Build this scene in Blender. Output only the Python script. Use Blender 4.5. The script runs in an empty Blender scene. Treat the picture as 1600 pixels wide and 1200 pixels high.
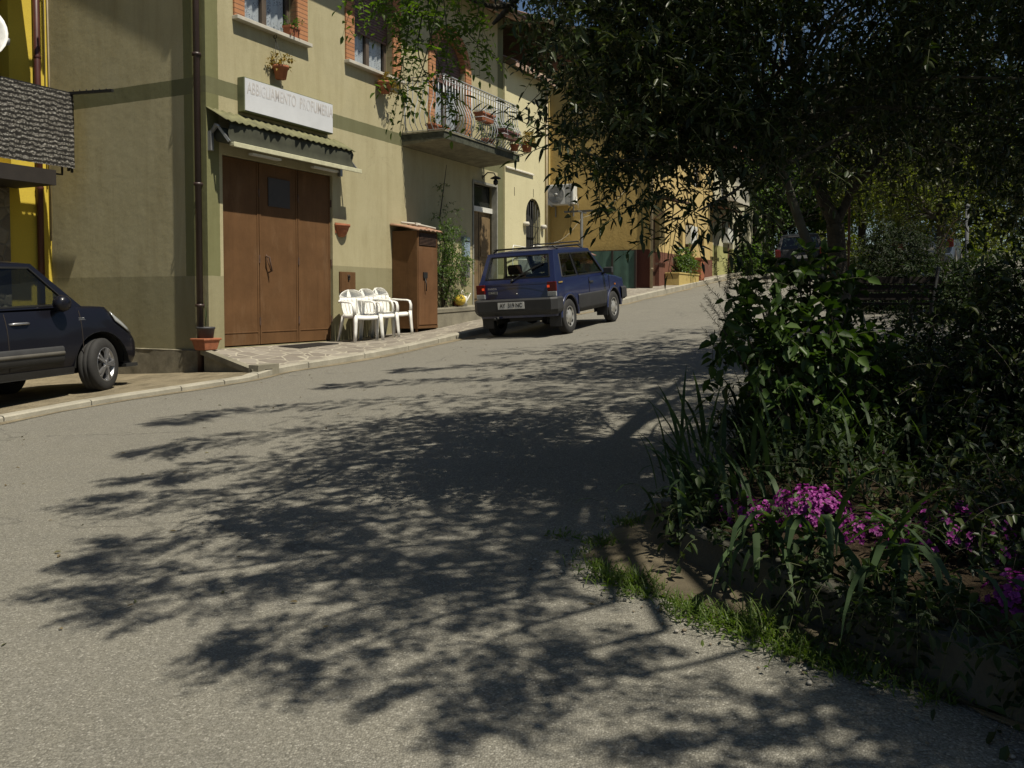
import bpy, bmesh, math, random
import numpy as np
from mathutils import Vector, Matrix
R = math.radians
C = bpy.context.scene.collection
random.seed(7)
rng = np.random.default_rng(11)

# ------------------------------------------------------------------ camera model and the lie of the land
FPX, CYP, TH, CZ = 1400.0, 524.0, R(2.3), 1.285      # focal length in photo pixels, principal row, pitch, eye height
A = R(26.2)
D = Vector((math.sin(A), math.cos(A), 0))            # along the street front, uphill
N = Vector((math.cos(A), -math.sin(A), 0))           # out from the house fronts
P0 = Vector((-4.29096, 12.68082, 0))                 # street corner of the khaki house


def soft(h):
    if h > 4.2: return 4.2 + 1.6*(1-math.exp(-(h-4.2)/1.6))
    if h < -1.6: return -1.6 - 1.0*(1-math.exp((h+1.6)/1.0))
    return h


def gz(x, y): return soft(.07*x + .043*y)


def W(s, q, z=None):
    p = P0 + D*s + N*q
    p.z = gz(p.x, p.y) if z is None else z
    return p


def SQ(x, y):
    dx, dy = x-P0.x, y-P0.y
    return dx*D.x+dy*D.y, dx*N.x+dy*N.y


def ray(u, v):
    xc, yc = (u-800)/FPX, (CYP-v)/FPX
    return Vector((xc, math.cos(TH)+yc*math.sin(TH), -math.sin(TH)+yc*math.cos(TH)))


def at(u, v, Y):
    r = ray(u, v); k = Y/r.y
    return Vector((r.x*k, Y, CZ+r.z*k))


def gr(u, v):
    r = ray(u, v); k = CZ/(.07*r.x+.043*r.y-r.z)
    return Vector((r.x*k, r.y*k, CZ+r.z*k))


SUN_EL = R(62)
SH = Vector((.778, -.628, 0)).normalized()
SUN = Vector((SH.x*math.cos(SUN_EL), SH.y*math.cos(SUN_EL), math.sin(SUN_EL)))


# ------------------------------------------------------------------ object helpers
def tag(o, label=None, cat=None, group=None, kind=None):
    if label: o['label'] = label
    if cat: o['category'] = cat
    if group: o['group'] = group
    if kind: o['kind'] = kind
    return o


def thing(name, label, cat, loc=(0, 0, 0), rz=0, group=None):
    o = bpy.data.objects.new(name, None); C.objects.link(o)
    o.empty_display_size = .2
    o.location = loc; o.rotation_euler = (0, 0, rz)
    return tag(o, label, cat, group)


def kids(o): return [c for c in bpy.data.objects if c.parent == o]


def dup(o, parent=None):
    c = o.copy(); C.objects.link(c); c.parent = parent
    for ch in kids(o): dup(ch, c)
    return c


class MB:
    def __init__(s, M=None):
        s.v = []; s.f = []; s.m = []; s.s = []; s.M = M or Matrix()

    def add(s, pts, faces, m=0, smooth=False):
        b = len(s.v)
        s.v += [tuple(s.M @ Vector(p)) for p in pts]
        for f in faces:
            s.f.append([b+i for i in f]); s.m.append(m); s.s.append(smooth)
        return s

    def quad(s, a, b, c, d, m=0): return s.add([a, b, c, d], [(0, 1, 2, 3)], m)

    def box(s, x0, x1, y0, y1, z0, z1, m=0):
        p = [(x, y, z) for z in (z0, z1) for y in (y0, y1) for x in (x0, x1)]
        return s.add(p, [(0, 2, 3, 1), (4, 5, 7, 6), (0, 1, 5, 4), (2, 6, 7, 3), (0, 4, 6, 2), (1, 3, 7, 5)], m)

    def obox(s, c, size, rot=None, m=0):
        r = rot or Matrix.Identity(3)
        p = [Vector(c)+r @ Vector((x*size[0]/2, y*size[1]/2, z*size[2]/2)) for z in (-1, 1) for y in (-1, 1) for x in (-1, 1)]
        return s.add(p, [(0, 2, 3, 1), (4, 5, 7, 6), (0, 1, 5, 4), (2, 6, 7, 3), (0, 4, 6, 2), (1, 3, 7, 5)], m)

    def bar(s, a, b, w, h, m=0, up=(0, 0, 1)):
        a, b = Vector(a), Vector(b); d = (b-a)
        L = d.length; d.normalize(); u = Vector(up)
        if abs(d.dot(u)) > .98: u = Vector((1, 0, 0))
        x = d.cross(u).normalized(); z = x.cross(d)
        rot = Matrix((x, d, z)).transposed()
        return s.obox((a+b)/2, (w, L, h), rot, m)

    def tube(s, pts, r, seg=8, m=0, caps=True, smooth=True):
        pts = [Vector(p) for p in pts]; n = len(pts)
        rs = r if isinstance(r, (list, tuple)) else [r]*n
        V = []; F = []
        ref = None
        for i in range(n):
            t = (pts[min(i+1, n-1)]-pts[max(i-1, 0)])
            if t.length < 1e-9: t = Vector((0, 0, 1))
            t.normalize()
            if ref is None:
                ref = Vector((0, 0, 1)) if abs(t.z) < .9 else Vector((1, 0, 0))
            x = t.cross(ref)
            if x.length < 1e-4: x = t.orthogonal()
            x.normalize(); y = x.cross(t).normalized(); ref = y
            for k in range(seg):
                a = 2*math.pi*k/seg
                V.append(pts[i]+(x*math.cos(a)+y*math.sin(a))*rs[i])
        for i in range(n-1):
            for k in range(seg):
                F.append((i*seg+k, i*seg+(k+1) % seg, (i+1)*seg+(k+1) % seg, (i+1)*seg+k))
        if caps:
            F.append(tuple(range(seg))[::-1]); F.append(tuple((n-1)*seg+k for k in range(seg)))
        return s.add(V, F, m, smooth)

    def lathe(s, prof, seg=20, c=(0, 0, 0), m=0, axis='z', smooth=True):
        V = []; F = []; c = Vector(c)
        for r, z in prof:
            for k in range(seg):
                a = 2*math.pi*k/seg; x, y = r*math.cos(a), r*math.sin(a)
                V.append(c+(Vector((x, y, z)) if axis == 'z' else Vector((x, z, y)) if axis == 'y' else Vector((z, x, y))))
        for i in range(len(prof)-1):
            for k in range(seg):
                F.append((i*seg+k, i*seg+(k+1) % seg, (i+1)*seg+(k+1) % seg, (i+1)*seg+k))
        return s.add(V, F, m, smooth)

    def grid(s, P, m=0, smooth=False, closed=False):
        n, k = len(P), len(P[0])
        V = [p for row in P for p in row]; F = []
        for i in range(n-1):
            for j in range(k if closed else k-1):
                F.append((i*k+j, i*k+(j+1) % k, (i+1)*k+(j+1) % k, (i+1)*k+j))
        return s.add(V, F, m, smooth)

    def prism(s, poly, f0, f1, m=0):
        """poly of 2-D points, f0/f1 map a 2-D point to the two end faces."""
        n = len(poly)
        V = [f0(*p) for p in poly]+[f1(*p) for p in poly]
        F = [tuple(range(n))[::-1], tuple(range(n, 2*n))]+[(i, (i+1) % n, n+(i+1) % n, n+i) for i in range(n)]
        return s.add(V, F, m)

    def patch(s, c, us, ts, holes, m=0):
        """bilinear patch with corners c = (u0t0, u1t0, u1t1, u0t1), cells inside holes (u0,u1,t0,t1) left out"""
        c = [Vector(p) for p in c]
        us = sorted(set(us) | {h[i] for h in holes for i in (0, 1)}); ts = sorted(set(ts) | {h[i] for h in holes for i in (2, 3)})
        P = lambda u, t: (c[0]*(1-u)+c[1]*u)*(1-t)+(c[3]*(1-u)+c[2]*u)*t
        for i in range(len(us)-1):
            for j in range(len(ts)-1):
                cu, ct = (us[i]+us[i+1])/2, (ts[j]+ts[j+1])/2
                if any(h[0] < cu < h[1] and h[2] < ct < h[3] for h in holes): continue
                s.quad(P(us[i], ts[j]), P(us[i+1], ts[j]), P(us[i+1], ts[j+1]), P(us[i], ts[j+1]), m)
        return P

    def build(s, name, mats, parent=None, bevel=0, solid=0, weld=False, seg=2, auto=None):
        me = bpy.data.meshes.new(name)
        me.from_pydata(s.v, [], s.f)
        for mt in (mats if isinstance(mats, (list, tuple)) else [mats]): me.materials.append(mt)
        me.polygons.foreach_set('material_index', s.m)
        me.polygons.foreach_set('use_smooth', s.s)
        if weld:
            bm = bmesh.new(); bm.from_mesh(me); bmesh.ops.remove_doubles(bm, verts=bm.verts, dist=1e-4)
            bmesh.ops.recalc_face_normals(bm, faces=bm.faces); bm.to_mesh(me); bm.free()
        me.update()
        o = bpy.data.objects.new(name, me); C.objects.link(o); o.parent = parent
        if solid:
            md = o.modifiers.new('s', 'SOLIDIFY'); md.thickness = solid; md.offset = -1
        if bevel:
            md = o.modifiers.new('b', 'BEVEL'); md.width = bevel; md.segments = seg; md.limit_method = 'ANGLE'; md.angle_limit = R(40)
        return o


def text_mesh(body, size, mat, parent, M, name='lettering', ext=.002, sx=1.0, space=1.0, bold=0.0):
    cu = bpy.data.curves.new('t', 'FONT'); cu.body = body; cu.offset = bold; cu.size = size; cu.extrude = ext
    cu.align_x = 'CENTER'; cu.align_y = 'CENTER'; cu.space_character = space
    ob = bpy.data.objects.new('t', cu); C.objects.link(ob)
    bpy.context.view_layer.update()
    me = bpy.data.meshes.new_from_object(ob.evaluated_get(bpy.context.evaluated_depsgraph_get()))
    bpy.data.objects.remove(ob)
    me.transform(Matrix.Diagonal((sx, 1, 1, 1))); me.transform(M)
    me.materials.clear(); me.materials.append(mat)
    o = bpy.data.objects.new(name, me); C.objects.link(o); o.parent = parent
    return o


# ------------------------------------------------------------------ materials
class NT:
    def __init__(s, name):
        s.mat = bpy.data.materials.new(name); s.mat.use_nodes = True
        s.t = s.mat.node_tree; s.n = s.t.nodes; s.l = s.t.links
        s.b = s.n['Principled BSDF']; s.out = s.n['Material Output']
        s.co = s.n.new('ShaderNodeTexCoord').outputs['Object']

    def put(s, inp, v):
        if hasattr(v, 'is_linked') or hasattr(v, 'node'): s.l.new(v, inp)
        else: inp.default_value = v

    def math(s, op, a, b=0.0, clamp=False):
        n = s.n.new('ShaderNodeMath'); n.operation = op; n.use_clamp = clamp
        s.put(n.inputs[0], a); s.put(n.inputs[1], b); return n.outputs[0]

    def mix(s, f, a, b, mode='MIX'):
        n = s.n.new('ShaderNodeMixRGB'); n.blend_type = mode
        s.put(n.inputs[0], f)
        for i, c in ((1, a), (2, b)): s.put(n.inputs[i], tuple(c)+(1,) if isinstance(c, (tuple, list)) and len(c) == 3 else c)
        return n.outputs[0]

    def scale(s, v):
        n = s.n.new('ShaderNodeMapping'); s.l.new(s.co, n.inputs[0]); n.inputs['Scale'].default_value = v
        return n.outputs[0]

    def noise(s, sc, det=4, rough=.55, vec=None, dist=0):
        n = s.n.new('ShaderNodeTexNoise'); n.inputs['Scale'].default_value = sc; n.inputs['Detail'].default_value = det
        n.inputs['Roughness'].default_value = rough; n.inputs['Distortion'].default_value = dist
        s.l.new(vec or s.co, n.inputs['Vector']); return n.outputs['Fac']

    def voro(s, sc, feat='F1', out='Distance', vec=None, rnd=1):
        n = s.n.new('ShaderNodeTexVoronoi'); n.feature = feat; n.inputs['Scale'].default_value = sc
        n.inputs['Randomness'].default_value = rnd
        s.l.new(vec or s.co, n.inputs['Vector']); return n.outputs[out]

    def ramp(s, f, stops):
        n = s.n.new('ShaderNodeValToRGB'); s.put(n.inputs[0], f)
        while len(n.color_ramp.elements) < len(stops): n.color_ramp.elements.new(.5)
        for e, (p, c) in zip(n.color_ramp.elements, stops):
            e.position = p; e.color = tuple(c)+(1,) if not isinstance(c, (int, float)) else (c, c, c, 1)
        return n.outputs[0]

    def xyz(s):
        n = s.n.new('ShaderNodeSeparateXYZ'); s.l.new(s.co, n.inputs[0]); return n.outputs

    def bump(s, h, strength=.3, dist=.01, prev=None):
        n = s.n.new('ShaderNodeBump'); n.inputs['Strength'].default_value = strength; n.inputs['Distance'].default_value = dist
        s.l.new(h, n.inputs['Height'])
        if prev is not None: s.l.new(prev, n.inputs['Normal'])
        return n.outputs[0]

    def done(s, col, rough=.8, normal=None, spec=.5, metal=0.0):
        s.put(s.b.inputs['Base Color'], tuple(col)+(1,) if isinstance(col, (tuple, list)) and len(col) == 3 else col)
        s.put(s.b.inputs['Roughness'], rough); s.b.inputs['Metallic'].default_value = metal
        s.b.inputs['Specular IOR Level'].default_value = spec
        if normal is not None: s.l.new(normal, s.b.inputs['Normal'])
        return s.mat


MATS = {}


def simple(name, col, rough=.6, metal=0, spec=.5, var=.25, sc=6, bump=.15, bsc=60, dist=.004, coat=0):
    if name in MATS: return MATS[name]
    t = NT(name)
    n1 = t.noise(sc, 5, .6)
    f = t.ramp(n1, [(.3, 0), (.7, 1)])
    c = t.mix(f, tuple(x*(1-var) for x in col), tuple(min(1, x*(1+var*.6)) for x in col))
    nr = t.bump(t.noise(bsc, 3), bump, dist) if bump else None
    m = t.done(c, rough, nr, spec, metal)
    if coat: t.b.inputs['Coat Weight'].default_value = coat; t.b.inputs['Coat Roughness'].default_value = .05
    MATS[name] = m
    return m


def plaster_zones(name, base, zones, rough=.9, grain=140, gstr=.35, stain=.16, rust=None):
    """zones: list of (colour, [(axis, lo, hi), ...]) painted on the wall in its own coordinates, later ones over earlier ones"""
    t = NT(name); X = t.xyz()
    col = tuple(base)+(1,)
    for c, conds in zones:
        m = None
        for ax, lo, hi in conds:
            o = X['XYZ'.index(ax)]
            wob = t.math('MULTIPLY', t.math('SUBTRACT', t.noise(9, 2), .5), .012)
            o = t.math('ADD', o, wob)
            k = t.math('MULTIPLY', t.math('GREATER_THAN', o, lo), t.math('LESS_THAN', o, hi))
            m = k if m is None else t.math('MULTIPLY', m, k)
        col = t.mix(m, col, c)
    big = t.ramp(t.noise(1.1, 6, .62), [(.32, 0), (.72, 1)])
    drip = t.ramp(t.noise(2.4, 6, .7, vec=t.scale((1.5, 1.5, .22)), dist=.4), [(.45, 0), (.8, 1)])
    col = t.mix(t.math('MULTIPLY', big, stain), col, t.mix(1.0, col, (.72, .70, .60), 'MULTIPLY'))
    col = t.mix(t.math('MULTIPLY', drip, stain*1.5), col, t.mix(1.0, col, (.62, .58, .48), 'MULTIPLY'))
    ck = t.math('ADD', t.voro(.55, 'DISTANCE_TO_EDGE', 'Distance'), t.math('MULTIPLY', t.math('SUBTRACT', t.noise(3, 5, .7), .5), .22))
    ckm = t.math('MULTIPLY', t.math('LESS_THAN', t.math('ABSOLUTE', ck), .002), t.math('GREATER_THAN', t.noise(.7, 2), .52))
    col = t.mix(t.math('MULTIPLY', ckm, .25), col, (.12, .105, .065))
    rep = t.ramp(t.noise(.55, 2, .4, dist=.8), [(.60, 0), (.62, 1)])
    col = t.mix(t.math('MULTIPLY', rep, .14), col, t.mix(1.0, col, (1.2, 1.18, 1.1), 'MULTIPLY'))
    sp = t.ramp(t.noise(45, 3), [(.35, 0), (.65, 1)])
    col = t.mix(t.math('MULTIPLY', sp, .12), col, (.16, .14, .09))
    if rust:
        rr = t.ramp(t.noise(2.2, 4, .6), [(.58, 0), (.7, 1)])
        col = t.mix(t.math('MULTIPLY', rr, rust), col, (.30, .27, .2))
    nr = t.bump(t.noise(grain, 4, .6), gstr, .006)
    nr = t.bump(t.noise(6, 3), .25, .02, nr)
    return t.done(col, rough, nr, .25)


def leaf_mat(name, cols, rough=.42, trans=.35, tcol=None, spec=.5):
    t = NT(name)
    g = t.n.new('ShaderNodeNewGeometry')
    c = t.ramp(g.outputs['Random Per Island'], [(i/(max(1, len(cols)-1)), k) for i, k in enumerate(cols)])
    big = t.ramp(t.noise(1.7, 3), [(.3, 0), (.7, 1)])
    c = t.mix(t.math('MULTIPLY', big, .4), c, t.mix(1.0, c, (.55, .6, .5), 'MULTIPLY'))
    t.done(c, rough, None, spec)
    tr = t.n.new('ShaderNodeBsdfTranslucent')
    tc = t.mix(1.0, c, tcol or (1.7, 1.9, .6), 'MULTIPLY')
    t.l.new(tc, tr.inputs['Color'])
    mx = t.n.new('ShaderNodeMixShader'); mx.inputs[0].default_value = trans
    t.l.new(t.b.outputs[0], mx.inputs[1]); t.l.new(tr.outputs[0], mx.inputs[2]); t.l.new(mx.outputs[0], t.out.inputs[0])
    return t.mat


def glass_mat(name, tint=(.75, .8, .78), refl=1.0, rough=.03):
    t = NT(name)
    tr = t.n.new('ShaderNodeBsdfTransparent'); tr.inputs[0].default_value = tuple(tint)+(1,)
    gl = t.n.new('ShaderNodeBsdfGlossy'); gl.inputs['Roughness'].default_value = rough
    gl.inputs['Color'].default_value = (.9, .9, .9, 1)
    fr = t.n.new('ShaderNodeFresnel'); fr.inputs[0].default_value = 1.5
    f = t.math('MULTIPLY', fr.outputs[0], refl)
    mx = t.n.new('ShaderNodeMixShader'); t.l.new(f, mx.inputs[0])
    t.l.new(tr.outputs[0], mx.inputs[1]); t.l.new(gl.outputs[0], mx.inputs[2]); t.l.new(mx.outputs[0], t.out.inputs[0])
    return t.mat


def asphalt_mat():
    t = NT('asphalt')
    vs = t.voro(150); vc = t.voro(150, 'F1', 'Color')
    sep = t.n.new('ShaderNodeSeparateColor'); t.l.new(vc, sep.inputs[0])
    stone = t.ramp(sep.outputs[0], [(0, (.158, .15, .127)), (.5, (.205, .195, .167)), (.9, (.248, .237, .204)), (1, (.355, .34, .30))])
    gap = t.ramp(vs, [(.45, 1), (.85, .68)])
    c = t.mix(1.0, stone, gap, 'MULTIPLY')
    big = t.ramp(t.noise(.5, 6, .65), [(.3, 0), (.7, 1)])
    c = t.mix(t.math('MULTIPLY', big, .45), c, t.mix(1.0, c, (.78, .78, .76), 'MULTIPLY'))
    mid = t.ramp(t.noise(4, 5, .7), [(.35, 0), (.7, 1)])
    c = t.mix(t.math('MULTIPLY', mid, .35), c, t.mix(1.0, c, (1.3, 1.28, 1.22), 'MULTIPLY'))
    fine = t.ramp(t.noise(38, 5, .75), [(.32, 0), (.68, 1)])
    c = t.mix(t.math('MULTIPLY', fine, .42), c, t.mix(1.0, c, (.62, .61, .58), 'MULTIPLY'))
    grit = t.ramp(t.noise(95, 2, .5), [(.62, 0), (.70, 1)])
    c = t.mix(t.math('MULTIPLY', grit, .5), c, (.34, .325, .28))
    pat = t.ramp(t.noise(.23, 3, .5, dist=.6), [(.56, 0), (.60, 1)])
    c = t.mix(t.math('MULTIPLY', pat, .22), c, t.mix(1.0, c, (.68, .68, .68), 'MULTIPLY'))
    oil = t.ramp(t.noise(1.1, 4, .6), [(.66, 0), (.76, 1)])
    c = t.mix(t.math('MULTIPLY', oil, .3), c, (.085, .08, .068))
    # darker worn patches and long cracks of tar
    ck = t.voro(.32, 'DISTANCE_TO_EDGE', 'Distance', vec=None)
    wob = t.noise(2.0, 4)
    ck = t.math('ADD', ck, t.math('MULTIPLY', t.math('SUBTRACT', wob, .5), .16))
    ckm = t.math('LESS_THAN', t.math('ABSOLUTE', ck), .0035)
    c = t.mix(t.math('MULTIPLY', ckm, .4), c, (.06, .058, .05))
    nr = t.bump(t.math('SUBTRACT', 1.0, vs), .55, .008)
    nr = t.bump(t.noise(260, 2), .3, .004, nr)
    return t.done(c, .9, nr, .3)


def concrete_mat(name, col, sc=2.5, var=.3, bumps=.4):
    t = NT(name)
    a = t.ramp(t.noise(sc, 8, .65), [(.3, 0), (.7, 1)])
    b = t.ramp(t.noise(sc*14, 4, .7), [(.35, 0), (.68, 1)])
    c = t.mix(a, tuple(x*(1-var) for x in col), tuple(min(1, x*(1+var*.5)) for x in col))
    c = t.mix(t.math('MULTIPLY', b, .3), c, tuple(x*.45 for x in col))
    nr = t.bump(t.noise(sc*26, 5, .7), bumps, .01)
    return t.done(c, .92, nr, .25)


def paving_mat():
    t = NT('crazy_paving')
    v = t.scale((1, 1, .02))
    nd = t.n.new('ShaderNodeTexNoise'); nd.inputs['Scale'].default_value = 1.6
    t.l.new(v, nd.inputs['Vector'])
    vm = t.n.new('ShaderNodeVectorMath'); vm.operation = 'MULTIPLY_ADD'
    t.l.new(nd.outputs['Color'], vm.inputs[0]); vm.inputs[1].default_value = (.22, .22, 0); t.l.new(v, vm.inputs[2])
    e = t.voro(4.3, 'DISTANCE_TO_EDGE', 'Distance', vec=vm.outputs[0])
    cc = t.voro(4.3, 'F1', 'Color', vec=vm.outputs[0])
    sep = t.n.new('ShaderNodeSeparateColor'); t.l.new(cc, sep.inputs[0])
    st = t.ramp(sep.outputs[0], [(0, (.14, .118, .098)), (.5, (.19, .165, .138)), (1, (.25, .222, .188))])
    dirt = t.ramp(t.noise(7, 6, .7), [(.3, 0), (.7, 1)])
    st = t.mix(t.math('MULTIPLY', dirt, .4), st, (.27, .25, .21))
    j = t.math('LESS_THAN', e, .045)
    c = t.mix(j, st, t.mix(dirt, (.27, .245, .19), (.40, .37, .30)))
    nr = t.bump(t.math('MINIMUM', e, .05), .6, .06)
    nr = t.bump(t.noise(50, 4), .3, .005, nr)
    return t.done(c, .85, nr, .3)


def brick_mat():
    t = NT('orange_brick'); X = t.xyz()
    row = t.math('DIVIDE', X[2], .068)
    fr = t.math('FRACT', row)
    j = t.math('LESS_THAN', fr, .16)
    wn = t.n.new('ShaderNodeTexWhiteNoise'); wn.noise_dimensions = '1D'; t.l.new(t.math('FLOOR', row), wn.inputs['W'])
    c = t.ramp(wn.outputs['Value'], [(0, (.36, .15, .07)), (.5, (.44, .20, .09)), (1, (.50, .25, .13))])
    d = t.ramp(t.noise(18, 4), [(.3, 0), (.7, 1)])
    c = t.mix(t.math('MULTIPLY', d, .35), c, (.28, .13, .07))
    c = t.mix(j, c, (.15, .09, .055))
    nr = t.bump(t.math('SUBTRACT', 1.0, j), .6, .01)
    return t.done(c, .85, nr, .3)


def lace_mat():
    t = NT('lace'); X = t.xyz()
    n = t.voro(34, 'F1', 'Distance'); k = t.ramp(n, [(.25, 1), (.5, 0)])
    big = t.ramp(t.noise(6, 3), [(.4, 0), (.6, 1)])
    c = t.mix(t.math('MULTIPLY', k, big), (.74, .76, .80), (.26, .28, .34))
    return t.done(c, .9, None, .1)


def rubble_mat():
    t = NT('rubble_stone')
    e = t.voro(5.5, 'DISTANCE_TO_EDGE', 'Distance'); cc = t.voro(5.5, 'F1', 'Color')
    sep = t.n.new('ShaderNodeSeparateColor'); t.l.new(cc, sep.inputs[0])
    st = t.ramp(sep.outputs[0], [(0, (.12, .10, .075)), (.5, (.2, .17, .13)), (1, (.3, .27, .21))])
    st = t.mix(t.math('MULTIPLY', t.ramp(t.noise(20, 5), [(.3, 0), (.7, 1)]), .4), st, (.14, .12, .09))
    c = t.mix(t.math('LESS_THAN', e, .04), st, (.20, .18, .14))
    nr = t.bump(t.math('MINIMUM', e, .15), .8, .12)
    nr = t.bump(t.noise(40, 4), .4, .01, nr)
    return t.done(c, .95, nr, .2)


def tile_mat(name='roof_tiles', col=(.36, .2, .13)):
    t = NT(name)
    d = t.ramp(t.noise(9, 5, .7), [(.3, 0), (.7, 1)]); d2 = t.ramp(t.noise(2, 3), [(.3, 0), (.7, 1)])
    c = t.mix(d, tuple(x*.6 for x in col), tuple(x*1.25 for x in col)); c = t.mix(t.math('MULTIPLY', d2, .4), c, (.25, .22, .17))
    return t.done(c, .9, t.bump(t.noise(50, 4), .3, .006), .2)


def soil_mat(name, col):
    t = NT(name)
    a = t.ramp(t.noise(3, 8, .7), [(.3, 0), (.7, 1)]); b = t.voro(60)
    c = t.mix(a, tuple(x*.55 for x in col), tuple(x*1.35 for x in col))
    return t.done(c, 1.0, t.bump(t.math('ADD', t.noise(40, 6, .7), t.math('MULTIPLY', b, .5)), .9, .03), .1)


M_ASPH = asphalt_mat()
M_KERB = concrete_mat('kerb_concrete', (.36, .335, .27), 3)
M_CONC = concrete_mat('old_concrete', (.25, .23, .175), 2.2, .4)
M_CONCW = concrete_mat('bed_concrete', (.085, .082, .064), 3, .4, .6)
M_PAVE = paving_mat()
M_BRICK = brick_mat()
M_LACE = lace_mat()
M_RUB = rubble_mat()
M_TILE = tile_mat()
M_SOIL = soil_mat('garden_soil', (.055, .04, .025))
M_DUST = soil_mat('dusty_ground', (.26, .22, .15))
M_EARTH = soil_mat('meadow_ground', (.09, .085, .035))
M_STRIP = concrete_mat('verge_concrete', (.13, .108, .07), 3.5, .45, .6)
GREEN, KHAKI = (.155, .155, .082), (.44, .395, .245)
M_WALL1 = plaster_zones('khaki_render', KHAKI, [
    (GREEN, [('Z', 4.19, 4.42)]),
    ((.19, .19, .09), [('X', -1, .24), ('Y', -.1, .42)]), (GREEN, [('X', -1, .24), ('Y', -.1, .42), ('Z', 4.19, 4.42)]),
    (GREEN, [('X', 8.97, 9.3)]),
    ((.30, .275, .165), [('X', -1, .32), ('Z', -2, 1.62)]), ((.30, .275, .165), [('X', .32, 9.3), ('Z', -2, 1.86)])], stain=.36)
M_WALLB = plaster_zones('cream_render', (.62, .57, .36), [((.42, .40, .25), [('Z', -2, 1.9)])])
M_OCHRE = plaster_zones('ochre_roughcast', (.53, .375, .13), [((.10, .033, .024), [('Z', -2, 2.78)])], grain=16, gstr=1.0, stain=.35)
M_OCHRE2 = plaster_zones('ochre_smooth', (.57, .43, .19), [((.15, .06, .042), [('Z', -2, 2.75)])], stain=.25, rust=.5)
M_PILAST = plaster_zones('pale_ochre', (.50, .38, .14), [])
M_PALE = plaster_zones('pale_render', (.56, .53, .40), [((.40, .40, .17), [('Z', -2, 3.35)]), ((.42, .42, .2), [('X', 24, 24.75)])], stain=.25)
M_YEL = plaster_zones('yellow_render', (.66, .50, .065), [], stain=.1)
def worn_metal(name, col):
    t = NT(name)
    a = t.ramp(t.noise(2.2, 6, .65), [(.3, 0), (.75, 1)])
    c = t.mix(a, tuple(x*.78 for x in col), tuple(x*1.14 for x in col))
    d = t.ramp(t.noise(4, 6, .7, vec=t.scale((2.4, 2.4, .14))), [(.5, 0), (.72, 1)])
    c = t.mix(t.math('MULTIPLY', d, .35), c, tuple(x*.5 for x in col))
    f = t.ramp(t.noise(3.1, 5, .7, vec=t.scale((1, 1, .3))), [(.56, 0), (.75, 1)])
    c = t.mix(t.math('MULTIPLY', f, .35), c, (.24, .155, .09))
    s = t.ramp(t.noise(34, 5, .75), [(.66, 0), (.70, 1)])
    c = t.mix(t.math('MULTIPLY', s, .6), c, (.09, .035, .018))
    return t.done(c, t.math('ADD', t.math('MULTIPLY', a, .1), .72), t.bump(t.noise(5, 3), .25, .02, t.bump(t.noise(90, 3), .12, .004)), .14)


M_BROWN = worn_metal('brown_door_paint', (.132, .069, .031))
M_BROWND = simple('dark_brown_paint', (.09, .045, .025), .6, var=.3, sc=4)
M_RUSTY = simple('rusty_iron', (.10, .055, .035), .8, var=.5, sc=14)
M_SEAM = simple('dark_seam', (.02, .014, .01), .9)
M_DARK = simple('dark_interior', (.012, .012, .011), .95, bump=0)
M_WHITE = simple('white_plastic', (.78, .77, .73), .35, var=.05, sc=5, bump=.03)
M_WHITEP = simple('white_paint', (.66, .65, .60), .5, var=.12, sc=8)
M_SIGN = simple('sign_face', (.62, .63, .65), .45, var=.07, sc=3, bump=.02)
M_SIGNF = simple('sign_casing', (.13, .14, .07), .6)
M_LETTER = None
M_TERRA = simple('terracotta', (.32, .11, .05), .8, var=.25, sc=12)
M_GREYP = simple('grey_plastic', (.05, .05, .055), .6, var=.2)
M_IRONW = simple('pale_iron', (.42, .44, .46), .45, .2, var=.2, sc=20)
M_IRON = simple('black_iron', (.025, .025, .025), .55, .3, var=.2)
M_PIPE = simple('brown_pipe', (.05, .03, .026), .45, var=.25, sc=4)
M_PIPEB = simple('beige_pipe', (.33, .27, .17), .5, var=.25, sc=4)
M_GALV = simple('galvanised_steel', (.30, .31, .32), .45, .6, var=.2)
M_SHUT = simple('shutter_slats', (.13, .07, .055), .6, var=.2)
M_WOODF = simple('window_frame_wood', (.10, .075, .055), .6, var=.2)
M_WOODD = simple('old_door_wood', (.17, .115, .055), .7, var=.35, sc=5)
M_STONE = simple('travertine', (.50, .47, .40), .7, var=.15, sc=7)
M_GLASSW = glass_mat('window_glass', (.86, .89, .9), .45)
M_CARGL = glass_mat('car_glass', (.80, .86, .82), .8)
M_BLUE = simple('blue_car_paint', (.010, .016, .062), .34, .0, .5, var=.08, sc=2, bump=.02, coat=.6)
M_NAVY = simple('dark_car_paint', (.006, .006, .010), .35, .0, .3, var=.1, sc=2, bump=.02, coat=.3)
M_CARG = simple('grey_car_paint', (.014, .015, .017), .5, .0, .3, var=.1, bump=0, coat=.1)
M_CARS = simple('silver_blue_paint', (.06, .08, .12), .5, .1, .5, var=.1, bump=0, coat=.6)
M_BUMP = simple('bumper_plastic', (.025, .025, .026), .65, var=.25, sc=6)
M_TYRE = simple('tyre_rubber', (.024, .023, .022), .85, var=.3, sc=9)
M_STEEL = simple('wheel_steel', (.42, .41, .38), .4, .5, var=.2)
M_ALLOY = simple('alloy_rim', (.36, .36, .37), .38, .8, var=.1)
M_SEATC = simple('car_seat_cloth', (.02, .02, .024), .95)
M_PLATE = simple('plate_white', (.62, .62, .60), .5, var=.1)
M_BLACK = simple('black_letter', (.012, .012, .012), .6, bump=0)
M_SILV = simple('silver_letter', (.5, .5, .5), .35, .6, bump=0)
M_CLEAR = simple('clear_lens', (.34, .35, .35), .15, .1, var=.1)
M_AMBER = simple('amber_lens', (.55, .18, .02), .2)
M_FELT = simple('awning_cloth', (.045, .047, .03), .9, var=.3, sc=5)
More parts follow.
